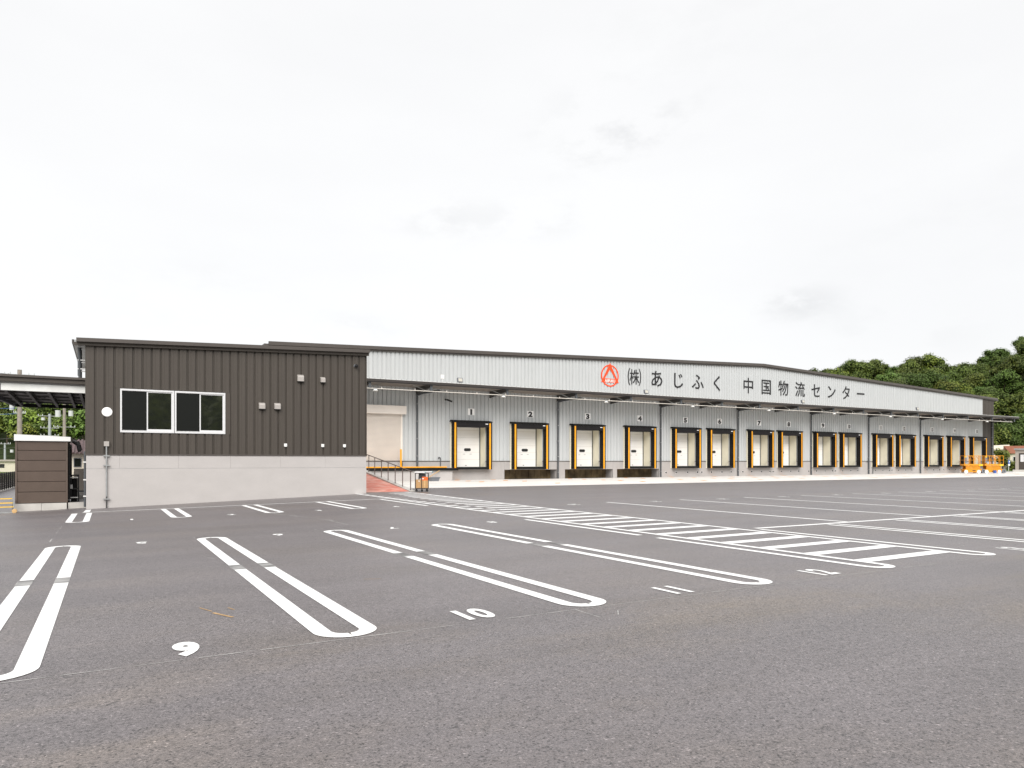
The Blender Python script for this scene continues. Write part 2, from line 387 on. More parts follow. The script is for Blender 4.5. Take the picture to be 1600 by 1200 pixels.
# companions that close with a rounded end
def bend(c, half, y, dy, w=.14):
    mb = MB(); n = 14
    for i in range(n + 1):
        t = math.pi * i / n
        for r_, q in ((half, .30), (half - w, .16)): mb.v.append((c - r_ * math.cos(t), y + dy * q * math.sin(t), gz(c, y) + .005))
    for k in range(n): mb.f.append((2 * k, 2 * k + 1, 2 * k + 3, 2 * k + 2))
    put('parking_line', mb, M['paint'], asphalt)
cl = (9.82 + 9.42) / 2
line('parking_line', 9.35, 9.49, 6.35, 10.74); line('parking_line', 9.36, 9.50, 11.28, 15.86); bend(cl, .27, 6.35, -1)
line('parking_line', 9.42, 9.56, 22.5, 27.3)
line('parking_line', 12.44, 12.58, 6.35, 10.9); bend((12.10 + 12.51) / 2, .275, 6.35, -1)
yb = 6.70
while yb < 32.6:
    a, b = hx(yb, -1) + .075, hx(yb, 1) - .075
    mb = MB(); h = .14
    mb.v = [(a, yb - h, gz(a, yb) + .005), (b, yb - h + .03, gz(b, yb) + .005), (b, yb + h + .03, gz(b, yb) + .005), (a, yb + h, gz(a, yb) + .005)]; mb.f = [(0, 1, 2, 3)]
    put('walkway_bar', mb, M['paint'], asphalt); yb += .905
# right-hand rows
line('parking_line', 12.60, 75, 11.03, 11.19)
xs_far = [15.92, 19.5, 23.05, 26.6, 30.2, 33.82, 37.4, 41.0, 44.6, 48.2, 51.8, 55.4, 59.0]
for x in xs_far: line('parking_line', x - .075, x + .075, 11.20, 20.95)
k_ = 0; x = 15.0
while x < 40:
    udiv(x, 6.02, 10.92, -1, w=.14, half=.24); x += 2.65; k_ += 1
def stall_no(body, cx, cy, w, h, flip=False, bold=.035):
    sx = w / (.62 * len(body)); sy = h / .73
    def fn(x, y, z):
        x = x * sx; y = (y - .365) * sy
        if flip: x, y = -x, -y
        return (cx + x, cy + y, gz(cx + x, cy + y) + .005)
    put('stall_number', text_mb(body, fn, bold), M['paint'], asphalt)
for b, x in (('9', .56), ('10', 3.14), ('11', 5.77), ('12', 8.36), ('13', 13.48), ('14', 16.3), ('15', 19.0), ('16', 21.6)): stall_no(b, x, 6.34, (.24 if len(b) > 1 else .23) * len(b), .44, bold=.04 if len(b) > 1 else .06)
for b, x in (('5', .58), ('6', 3.18), ('7', 5.75), ('8', 8.36)): stall_no(b, x, 15.68, .26, .36, True)
for b, x in (('1', .6), ('2', 3.25), ('3', 5.87), ('4', 8.47)): stall_no(b, x, 22.82, .26, .4)
for i, x in enumerate((14.1, 17.8, 21.3, 24.85, 28.4, 31.95, 35.6, 39.2, 42.7, 46.3, 49.9, 53.5)): stall_no(str(20 + i), x, 20.42, .5, .38, True)
# chalk snap lines and stray marks
def chalk(x0, y0, x1, y1, w=.013, p=.72, seg=.45):
    Ln = math.hypot(x1 - x0, y1 - y0); n = max(1, int(Ln / seg)); mb = MB(); dx, dy = (x1 - x0) / Ln, (y1 - y0) / Ln
    for i in range(n):
        if random.random() > p: continue
        ww = w * random.uniform(.5, 1.15)
        P = []
        for t, e in ((i, -1), (i + random.uniform(.6, 1), -1), (i + 1, 1), (i, 1)):
            x = x0 + dx * Ln * t / n - dy * ww * e / 2; y = y0 + dy * Ln * t / n + dx * ww * e / 2; P.append((x, y, gz(x, y) + .0025))
        mb.quad(*P)
    put('chalk_line', mb, M['chalk'], asphalt)
for y, a, b, p in ((5.98, -1.2, 12.4, .8), (10.78, -1.2, 5.2, .8), (11.32, -1.2, 5.4, .7), (16.03, -2, 9.4, .55), (22.6, -2, 9, .5), (6.0, 12.6, 20, .5), (11.35, 12.7, 17, .5)): chalk(a, y, b, y, p=p)
for x in (-1.01, 1.57, 2.15, 4.15, 4.73, 6.74, 7.32): chalk(x, 5.98, x, 5.5, p=.85); chalk(x, 16.0, x, 17.0 if x > 0 else 22, p=.45); chalk(x, 10.8, x, 11.3, p=.9)
chalk(4.4, 22.4, 5.2, 18.6, .03, .8); chalk(5.1, 18.7, 5.15, 17.2, .03, .8); chalk(1.2, 13.5, 1.5, 12.2, .015, .8); chalk(-.62, 5.6, -.7, 5.4, .02, .7)
for (x0, y0, x1, y1, w) in ((.93, 7.75, 1.07, 7.42, .018), (.84, 8.1, .93, 7.83, .008), (1.1, 7.95, 1.14, 7.8, .008), (2.9, 9.0, 3.1, 8.9, .014)):
    mb = MB(); mb.quad(*[(x, y, gz(x, y) + .003) for x, y in ((x0 - w, y0, ), (x0 + w, y0), (x1 + w, y1), (x1 - w, y1))]); put('orange_chalk_mark', mb, M['ochre'], asphalt)
for i in range(26):     # paint smears
    x = random.uniform(12.5, 20) if i % 2 else random.uniform(-1, 10); y = random.uniform(6.2, 9) if i % 2 else random.choice((5.6, 10.5, 16.5, 22)) + random.uniform(-.3, .3)
    chalk(x, y, x + random.uniform(.1, .5), y + random.uniform(-.2, .2), random.uniform(.005, .014), .7, .1)
# orange set-out dashes on the apron, on the lines between the docks
for x in (23.3, 26.6, 34.1, 40.3, 46.2, 51.5, 56.7, 61.7, 67.0, 72.0, 77.4, 82.6, 88, 93.2):
    for y in (40.4, 43.1, 45.5, 48.0, 50.4):
        if random.random() < .12: continue
        xx = x + random.uniform(-.25, .25); l = random.uniform(.6, 1.0); mb = MB()
        mb.quad((xx, y, .017), (xx + l * .9, y + l * 1.5, .017), (xx + l * .9 + .40, y + l * 1.5, .017), (xx + .40, y, .017)); o = put('orange_dash', mb, M['orangemark'], bpy.data.objects['concrete_apron'])

# ------------------------------------------------------------------ warehouse
WY = 51.8
wh = thing('warehouse', 'long silver warehouse with a shallow gabled roof and fifteen loading docks', 'warehouse', (57.6, 51.8, 0))
DOCK = [23.93, 29.43, 35.46, 41.41, 47.12, 51.75, 57.47, 62.0, 67.69, 72.21, 78.26, 82.82, 88.77, 93.76, 98.99]
SX0, SX1, RX, RZ = 10.1, 105.2, 59.6, 11.36
def roofz(x): return lerp(x, (9.5, RX, 106), (RZ - .0365 * (RX - 9.5), RZ, RZ - .0345 * (106 - RX)))
OPEN = [(d + .16, d + 3.04) for d in DOCK]
def inopen(x): return any(a < x < b for a, b in OPEN)
def ribs(x0, x1, pitch, gw, depth, breaks=()):
    P = []; sl = .034; n = round((x1 - x0) / pitch); p = (x1 - x0) / n
    for i in range(n):
        a = x0 + i * p
        P += [(a, 0), (a + sl, -depth), (a + p - gw - sl, -depth), (a + p - gw, 0)]
    P.append((x1, 0)); xs = [q[0] for q in P]
    for b in breaks:
        if x0 < b < x1:
            y = lerp(b, xs, [q[1] for q in P]); P.append((b, y))
    P.sort(); return P
def clad(x0, x1, Y, zb, zt, pitch=.35, gw=.06, depth=.065, breaks=()):
    P = ribs(x0, x1, pitch, gw, depth, breaks); mb = MB()
    for (a, ya), (b, yb_) in zip(P, P[1:]):
        if b - a < 1e-5: continue
        m = (a + b) / 2; z0 = zb(m)
        if z0 is None: continue
        mb.quad((a, Y + ya, z0), (b, Y + yb_, z0), (b, Y + yb_, zt(b)), (a, Y + ya, zt(a)))
    return mb
bk = [e for o in OPEN for e in o] + [16.3, 19.75]
put('lower_cladding', clad(13.6, 102.4, WY, lambda x: 4.45 if inopen(x) else (5.15 if 16.3 < x < 19.75 else 1.54), lambda x: 7.36, breaks=bk), M['silver'], wh, kind='stuff')
put('upper_cladding', clad(13.6, 102.4, WY, lambda x: 7.38, lambda x: roofz(x) + .05, breaks=[RX]), M['silver'], wh, kind='stuff')
put('end_cladding', clad(SX0, 13.59, WY - .01, lambda x: 1.54, lambda x: roofz(x)), M['dark'], wh, label='dark brown cladding of the left end bay', kind='stuff')
put('end_cladding', clad(102.41, SX1, WY - .01, lambda x: 1.54, lambda x: roofz(x)), M['dark'], wh, label='dark brown cladding of the right end bay', kind='stuff')
WB = 93.
sw = MB(); sw.box(SX0, SX0 + .1, WY, WB, 0, roofz(SX0)); put('side_wall', sw, M['dark'], wh)
sw = MB(); sw.box(SX1 - .1, SX1, WY, WB, 0, roofz(SX1)); put('side_wall', sw, M['dark'], wh)
sw = MB(); sw.ext([(SX0, 0), (SX1, 0), (SX1, roofz(SX1)), (RX, RZ), (SX0, roofz(SX0))], WB, WB + .1); put('back_wall', sw, M['silver'], wh)
def roof_poly(x0, x1, dz0, dz1): return [(x0, roofz(x0) + dz0), (RX, RZ + dz0), (x1, roofz(x1) + dz0), (x1, roofz(x1) + dz1), (RX, RZ + dz1), (x0, roofz(x0) + dz1)]
rf = MB()
for q in ([(9.85, roofz(9.85) + .1), (RX, RZ + .1), (RX, RZ + .28), (9.85, roofz(9.85) + .28)], [(RX, RZ + .1), (105.6, roofz(105.6) + .1), (105.6, roofz(105.6) + .28), (RX, RZ + .28)]): rf.ext(q, WY - .1, WB + .2)
put('roof', rf, M['steel'], wh)
for a, b in ((9.8, RX), (RX, 105.75)):
    tr = MB()
    tr.ext([(a, roofz(a) + .10), (b, roofz(b) + .10), (b, roofz(b) + .36), (a, roofz(a) + .36)], WY - .30, WY - .101)
    tr.ext([(a, roofz(a) + .0), (b, roofz(b) + .0), (b, roofz(b) + .12), (a, roofz(a) + .12)], WY - .20, WY - .06)
    put('roof_trim', tr, M['trim'], wh)
put('eaves_gutter', MB().box(9.5, 9.84, WY - .2, WB, roofz(9.6) - .06, roofz(9.6) + .2), M['trim'], wh)
gt = MB(); gt.box(105.76, 106.0, WY - .2, WB, roofz(106) - .02, roofz(106) + .2); put('eaves_gutter', gt, M['trim'], wh)
# concrete plinth, cut for the dock doors and the pits
PITS = [(28.72, 33.95), (34.78, 40.02), (40.5, 45.5)]
xs = sorted(set([SX0, SX1] + [e for o in OPEN for e in o] + [e for p in PITS for e in p] + [23.3] + [13.6 + .0 + 7.4 * i for i in range(1, 12)]))
def inpit(x): return any(a < x < b for a, b in PITS)
pl = MB()
for a, b in zip(xs, xs[1:]):
    m = (a + b) / 2; hi = .9 if inopen(m) else 1.5; lo = .81 if inpit(m) else -.1
    g_ = .004 if not inopen(m) else 0
    pl.box(a + g_, b - g_, WY - .09, WY + .12, lo, hi)
pl.box(SX0, SX1, WY - .045, WY + .10, 1.5001, 1.501); put('plinth', pl, M['plinth'], wh)
fl = MB()
segs = [SX0] + [e for o in OPEN for e in o] + [SX1]
for a, b in zip(segs[::2], segs[1::2]): put('base_flashing', MB().box(a, b, WY - .12, WY - .02, 1.49, 1.545), M['trim'], wh)
for (a, b) in PITS:
    p_ = MB(); p_.box(a, a + .03, WY + .12, WY + 1.0, -.1, .83); p_.box(b - .03, b, WY + .12, WY + 1.0, -.1, .83); p_.box(a, b, WY + .12, WY + 1.0, .81, .86); p_.box(a, b, WY - .09, WY + 1.0, -.1, .0); put('leveller_pit', p_, M['conc'], wh)
    p_ = MB(); p_.box(a + .03, b - .03, WY + .93, WY + .99, .0, .82)
    for q in rng(a + .4, b - .4, .6): p_.box(q, q + .05, WY + .87, WY + .93, .0, .80)
    p_.box(a + .03, b - .03, WY + .86, WY + .93, .36, .42); put('pit_board', p_, M['wood'], wh)
ah = None
for i, d in enumerate(DOCK[4:]):
    for q in (-.75, .55, 2.0, 3.3):
        x = d + q
        if ah is None:
            m1 = MB().cyl((0, -.012, 0), (0, 0, 0), .12, n=12); ah = put('anchor_hole', m1, M['plate'], wh, local=True); ah2 = put('hole_plug', MB().cyl((0, -.02, 0), (0, -.0125, 0), .10, n=10), M['black'], ah, local=True)
            ah.location = (x - 57.6, -.092, .44)
        else:
            c = copy_tree(ah, wh); c.location = (x - 57.6, -.092, .44)
def wallpipe(x, y, ztop, zbot, elbow=True, name='downpipe', parent=wh, r=.075, clips=True):
    mb = MB(); pts = ([(x + .9, y - 2.2, ztop + .12), (x + .25, y - .5, ztop + .02), (x, y, ztop - .1)] if elbow else [(x, y, ztop)]) + [(x, y, zbot)]
    mb.path(pts, r, 10); o = put(name, mb, M['pipe'], parent)
    if clips:
        z = ztop - .8
        while z > zbot + .2:
            cb = MB(); cb.box(x - r - .015, x + r + .015, y - r - .01, y + .1, z, z + .045); put('pipe_clip', cb, M['steel'], o); z -= 1.35
    return o
DP = [20.92, 33.99, 45.64, 55.95, 67.26, 77.46, 87.82]
for x in DP: wallpipe(x, WY - .2, 6.75, .02 if x > 22 else 1.1)
wallpipe(104.47, WY - .2, 6.9, .02, False)
for x in (22.9, 78.3, 88.3 - 10.9):
    mb = MB().path([(x, WY - .15, 1.12 if x < 30 else .05), (x, WY - .15, 1.78 if x < 30 else 1.5), (x - .14, WY - .15, 1.84 if x < 30 else 1.56), (x - .2, WY - .15, 1.7 if x < 30 else 1.4)], .035, 8); put('vent_pipe', mb, M['pipe'], wh)
# roller shutter on the platform
sh = MB(); z = 1.1
while z < 5.1:
    sh.hexa([(16.45, WY - .03, z), (19.6, WY - .03, z), (19.6, WY, z), (16.45, WY, z), (16.45, WY - .065, z + .075), (19.6, WY - .065, z + .075), (19.6, WY, z + .08), (16.45, WY, z + .08)]); z += .09
rs = thing('roller_shutter', 'closed cream roller shutter with its box above the ramp platform', 'roller shutter', (18, WY, 1.08))
put('shutter_curtain', sh, M['shutter'], rs, kind='stuff')
put('shutter_box', MB().box(16.1, 19.95, WY - .42, WY + .1, 5.12, 5.75), M['shutter'], rs)
for a in ((16.3, 16.45), (19.6, 19.75)): put('guide_rail', MB().box(a[0], a[1], WY - .09, WY + .02, 1.08, 5.12), M['shutter'], rs)
# ------------------------------------------------------------------ platform, ramp
pf = MB(); pf.box(10.53, 23.3, 50.3, 51.7, -.1, 1.02); pf.box(10.53, 13.3, 42.2, 50.299, -.1, 1.02)
pfo = put('loading_platform', pf, M['conc']); tag(pfo, 'raised concrete platform in front of the roller shutter', kind='structure')
put('platform_bumper', MB().box(13.0, 23.75, 50.16, 50.298, .80, 1.0), M['blacktrim'], pfo)
put('edge_line', MB().box(13.2, 22.8, 50.2, 50.42, 1.022, 1.11), M['yellow'], pfo)
rp = MB(); rp.hexa([(10.53, 33.4, -.1), (13.1, 33.4, -.1), (13.1, 42.199, -.1), (10.53, 42.199, -.1), (10.53, 33.4, .008), (13.1, 33.4, .008), (13.1, 42.199, 1.02), (10.53, 42.199, 1.02)])
put('ramp', rp, M['red'], kind='structure')
kb = MB(); kb.hexa([(13.1, 33.2, -.1), (13.4, 33.2, -.1), (13.4, 42.2, -.1), (13.1, 42.2, -.1), (13.1, 33.2, .02), (13.4, 33.2, .02), (13.4, 42.2, 1.14), (13.1, 42.2, 1.14)])
put('ramp_kerb', kb, M['kerb'], kind='structure')
rl = thing('ramp_railing', 'thin brown steel handrail climbing the red ramp', 'railing', (13.25, 33.5, 0))
def rz_(y): return (y - 33.45) * .129
for y in (33.57, 34.68, 35.77, 36.86, 37.94, 39.08, 40.14, 41.2):
    put('railing_post', MB().box(13.232, 13.268, y - .02, y + .02, max(0, rz_(y)), rz_(y) + .98), M['rail'], rl)
put('top_rail', MB().bar((13.25, 33.4, rz_(33.4) + 1.0), (13.25, 41.3, rz_(41.3) + 1.0), .045, .035), M['rail'], rl)
bo = thing('guard_post', 'yellow steel guard post at the right edge of the roller shutter', 'bollard', (19.15, 50.9, 1.02))
put('post', MB().cyl((19.35, 51.0, 1.0), (19.35, 51.0, 2.42), .07, n=14), M['yellow'], bo, smooth=False)
put('base_plate', MB().cbox((19.35, 51.0, 1.035), (.26, .26, .03)), M['yellow'], bo)

# ------------------------------------------------------------------ loading docks
def make_dock():
    t = thing('loading_dock', '', 'loading dock', (0, 0, 0), 'numbered loading docks along the warehouse')
    F = -.62
    put('backing_frame', MB().box(-.17, -.01, -.14, -.02, .85, 4.6).box(3.2, 3.33, -.12, -.02, .85, 4.6).box(-.12, 3.33, -.12, -.02, 4.6, 4.68), M['cream'], t, local=True)
    for a, b, ya, yb_ in ((-.07, .2, -.035, .11), (3.07, 3.34, 3.085, 3.225)):
        o = put('side_pad', MB().box(a, b, F, -.12, .85, 4.66), M['pad'], t, local=True)
        put('pad_pleat', (lambda mb: [mb.box(a - .012, b + .012, F + .03, -.14, z, z + .035) for z in rng(1.0, 4.5, .22)] and mb)(MB()), M['blacktrim'], o, local=True, kind='stuff')
        put('yellow_strip', MB().box(ya, yb_, F - .022, F - .001, .85, 4.60), M['yellow'], o, local=True)
    put('header_pad', MB().box(.2, 3.07, F, -.12, 4.26, 4.66), M['pad'], t, local=True)
    put('top_cover', MB().hexa([(-.2, F - .05, 4.66), (3.4, F - .05, 4.66), (3.4, 0, 4.70), (-.2, 0, 4.70), (-.14, F - .03, 4.75), (3.34, F - .03, 4.75), (3.34, 0, 4.84), (-.14, 0, 4.84)]), M['blacktrim'], t, local=True)
    put('maker_plate', MB().box(2.74, 2.98, F - .012, F - .001, 4.5, 4.56), M['plate'], t, local=True)
    put('bumper_beam', MB().box(.2, 3.07, F + .05, .0, .86, 1.05), M['blacktrim'], t, local=True)
    put('floor_plate', MB().box(.16, 3.04, .0, 1.0, .95, 1.06), M['steel'], t, local=True)
    rv = MB(); rv.box(.14, .16, .0, 1.0, .9, 4.45); rv.box(3.04, 3.06, .0, 1.0, .9, 4.45); rv.box(.16, 3.04, .0, 1.0, 4.43, 4.45); put('reveal', rv, M['cream'], t, local=True)
    d = put('door', MB().box(.16, 3.04, .93, .98, 1.06, 4.43), M['door'], t, local=True)
    sm = MB()
    for z in (1.66, 2.26, 2.86, 3.46, 4.06): sm.box(.17, 3.03, .921, .93, z, z + .012)
    for z in (): pass
    put('door_seam', sm, M['seamc'], d, local=True)
    st = [( .52 + (.12 if k < 9 else -.12) * -1 * 0 + x, z) for k, (x, z) in enumerate([])]
    pw = []
    put('door_track', MB().box(2.96, 3.035, .90, .928, 1.06, 4.43).box(.2, 2.955, .90, .928, 4.30, 4.43), M['pipe'], d, local=True)
    cx, cz, hw, hr = 1.86, 2.47, .19, .12
    for k in range(9): a = -math.pi / 2 + math.pi * k / 8; pw.append((cx + hw + hr * math.cos(a), cz + hr * math.sin(a)))
    for k in range(9): a = math.pi / 2 + math.pi * k / 8; pw.append((cx - hw + hr * math.cos(a), cz + hr * math.sin(a)))
    put('door_window', MB().ext(pw, .905, .929), M['black'], d, local=True)
    h_ = MB().box(1.46, 1.66, .915, .929, 2.09, 2.12); put('handle', h_, M['steel'], d, local=True); h_ = MB().box(2.06, 2.26, .915, .929, 2.09, 2.12); put('handle', h_, M['steel'], d, local=True)
    put('foot_grip', MB().box(1.66, 1.78, .90, .929, 1.14, 1.2), M['steel'], d, local=True)
    return t
dock0 = make_dock()
WHERE = {0: 'beside the platform end', 1: 'over the first dark pit', 2: 'over the middle dark pit', 3: 'over the last dark pit', 14: 'behind the orange lifts', 4: 'right of the third downpipe', 5: 'left of the fourth downpipe', 6: 'right of the fourth downpipe', 7: 'left of the fifth downpipe', 8: 'right of the fifth downpipe', 9: 'left of the sixth downpipe', 10: 'right of the sixth downpipe', 11: 'left of the last downpipe', 12: 'right of the last downpipe', 13: 'left of the orange lifts'}
for i, x in enumerate(DOCK):
    t = dock0 if i == 0 else copy_tree(dock0)
    t.location = (x, WY, 0)
    extra = WHERE[i]
    t['label'] = 'black framed dock with yellow strips under sign %d, %s' % (i + 1, extra)
SG = [25.64, 31.25, 37.22, 43.19, 48.86, 53.45, 59.13, 63.72, 69.37, 73.93, 79.92, 84.52, 90.48, 95.52, 100.85]
for i, x in enumerate(SG):
    t = thing('dock_sign', 'white square sign with black number %d over the dock %s' % (i + 1, WHERE[i]), 'sign', (x, WY, 5.52), 'dock number signs')
    put('sign_plate', MB().cbox((x, WY - .075, 5.52), (.60, .03, .54)), M['plate'], t)
    b = str(i + 1); sx = .78 if len(b) == 1 else .46
    put('digits', text_mb(b, lambda a, c, d, x=x, sx=sx: (x + a * sx, WY - .0945 - d, 5.52 + (c - .365) * .58), .06, .003), M['ink'], t)

# ------------------------------------------------------------------ long canopy
cn = thing('loading_canopy', 'long flat canopy with dark fascia over the loading docks', 'canopy', (57, 50, 7.3))
CX0, CX1, CY = 10.3, 105.1, 48.7
put('fascia', MB().box(CX0, CX1, CY - .06, CY, 7.20, 7.38), M['fascia'], cn); put('fascia_shadow_line', MB().box(CX0, CX1, CY - .03, CY + .03, 7.15, 7.199), M['black'], cn)  # black strip below the fascia stands in for its shadow line
put('deck', MB().hexa([(CX0, CY, 7.30), (CX1, CY, 7.30), (CX1, WY - .03, 7.26), (CX0, WY - .03, 7.26), (CX0, CY, 7.36), (CX1, CY, 7.36), (CX1, WY - .03, 7.40), (CX0, WY - .03, 7.40)]), M['canopyd'], cn)
mb = MB()
for y in rng(CY + .25, WY - .15, .34): mb.box(CX0, CX1, y, y + .11, 7.24, 7.28)
put('deck_rib', mb, M['canopyd'], cn, kind='stuff')
mb = MB()
for x in rng(CX0 + .2, CX1 - .2, .40): mb.box(x, x + .05, CY - .02, CY + .06, 7.401, 7.44)
put('fascia_bolt', mb, M['dsteel'], cn, kind='stuff')
put('edge_angle', MB().box(CX0, CX1, CY - .075, CY - .061, 7.385, 7.41), M['white'], cn)
put('end_fascia', MB().box(CX1, CX1 + .08, CY - .06, WY - .2, 7.10, 7.41), M['trim'], cn)
put('end_fascia', MB().box(CX0 - .08, CX0, CY - .06, WY - .2, 7.10, 7.41), M['trim'], cn)
bx_ = sorted([11.5, 16.2] + DP + [27.4, 39.8, 50.8, 61.6, 72.4, 82.6, 93.2, 98.9, 104.4])
for x in bx_:
    t = put('bracket_beam', MB().hexa([(x - .07, CY + .3, 7.0), (x + .07, CY + .3, 7.0), (x + .07, WY - .05, 6.72), (x - .07, WY - .05, 6.72), (x - .07, CY + .3, 7.235), (x + .07, CY + .3, 7.235), (x + .07, WY - .05, 7.235), (x - .07, WY - .05, 7.235)]), M['dsteel'], cn)
    for e in (-1, 1):
        for q, yy, zz in ((1.1, 49.7, 6.84),): put('brace', MB().bar((x + e * q, yy, 7.2), (x + e * .08, yy, zz), .055), M['steel'], t)
    put('front_stub', MB().box(x - .09, x + .09, CY + .12, CY + .22, 6.74, 7.235), M['pipe'], t)
put('conduit', MB().cyl((CX0, CY + .15, 6.71), (103.9, CY + .15, 6.71), .026, n=8), M['conduit'], cn)
mb = MB()
for x in rng(12, 103.5, 2.55): mb.box(x - .02, x + .02, CY + .13, CY + .17, 6.71, 6.84)
put('conduit_hanger', mb, M['conduit'], cn, kind='stuff')
lb = ['over the roller shutter', 'over the gap before the first pit', 'over the middle pit', 'right under the first syllables of the wall sign', 'past the fourth downpipe', 'beside the fifth downpipe', 'beside the sixth downpipe', 'beside the last downpipe', 'over the orange lifts']
lt0 = None
for i, x in enumerate([16.61, 27.04, 37.09, 47.05, 57.26, 67.35, 77.27, 87.6, 97.65]):
    if lt0 is None:
        lt0 = thing('canopy_lamp', '', 'lamp', (0, 0, 0), 'lamps under the long canopy')
        put('lamp_housing', MB().cyl((0, 0, -.02), (0, 0, -.12), .10, .2, 12), M['white'], lt0, local=True); put('lamp_bracket', MB().box(-.13, .13, -.03, .03, -.02, .05), M['steel'], lt0, local=True)
        put('lamp_glass', MB().cyl((0, 0, -.121), (0, 0, -.15), .185, .17, 12), M['lens'], lt0, local=True); c = lt0
    else: c = copy_tree(lt0)
    c.location = (x, CY + .15, 6.67); c['label'] = 'white pendant lamp under the canopy, ' + lb[i]
fl0 = None
for x, l in ((23.29, 'left of the first dock'), (41.53, 'below the wall sign near its left bracket'), (62.4, 'below the wall sign near its middle'), (82.55, 'right of all the lettering')):
    if fl0 is None:
        fl0 = thing('floodlight', '', 'floodlight', (0, 0, 0), 'floodlights on top of the long canopy')
        put('lamp_body', MB().hexa([(-.22, -.12, .16), (.22, -.12, .16), (.22, .02, .14), (-.22, .02, .14), (-.22, -.04, .50), (.22, -.04, .50), (.22, .1, .46), (-.22, .1, .46)]), M['grey'], fl0, local=True)
        put('lamp_glass', MB().hexa([(-.16, -.128, .21), (.16, -.128, .21), (.16, -.10, .21), (-.16, -.10, .21), (-.16, -.062, .45), (.16, -.062, .45), (.16, -.04, .45), (-.16, -.04, .45)]), M['lens'], fl0, local=True)
        put('lamp_yoke', MB().box(-.03, .03, 0, .05, 0, .2).box(-.1, .1, -.05, .09, 0, .03), M['steel'], fl0, local=True); c = fl0
    else: c = copy_tree(fl0)
    c.location = (x, CY + .2, 7.36); c['label'] = 'small grey floodlight standing on the canopy edge ' + l
t = thing('junction_box', 'small white box on a stem at the canopy edge left of the first floodlight', 'box', (21.85, 48.95, 7.36))
put('box', MB().cbox((21.85, 48.95, 7.86), (.26, .12, .3)), M['white'], t); put('stem', MB().cyl((21.85, 48.95, 7.36), (21.85, 48.95, 7.71), .02), M['white'], t)
t = thing('wall_camera', 'black surveillance camera on the silver wall left of sign 1', 'camera', (23.55, WY, 6.3))
put('camera_body', MB().cyl((23.3, 51.3, 6.38), (23.66, 51.1, 6.22), .075, n=10), M['black'], t); put('mount', MB().cyl((23.36, 51.78, 6.42), (23.36, 51.33, 6.36), .06, n=8), M['black'], t)

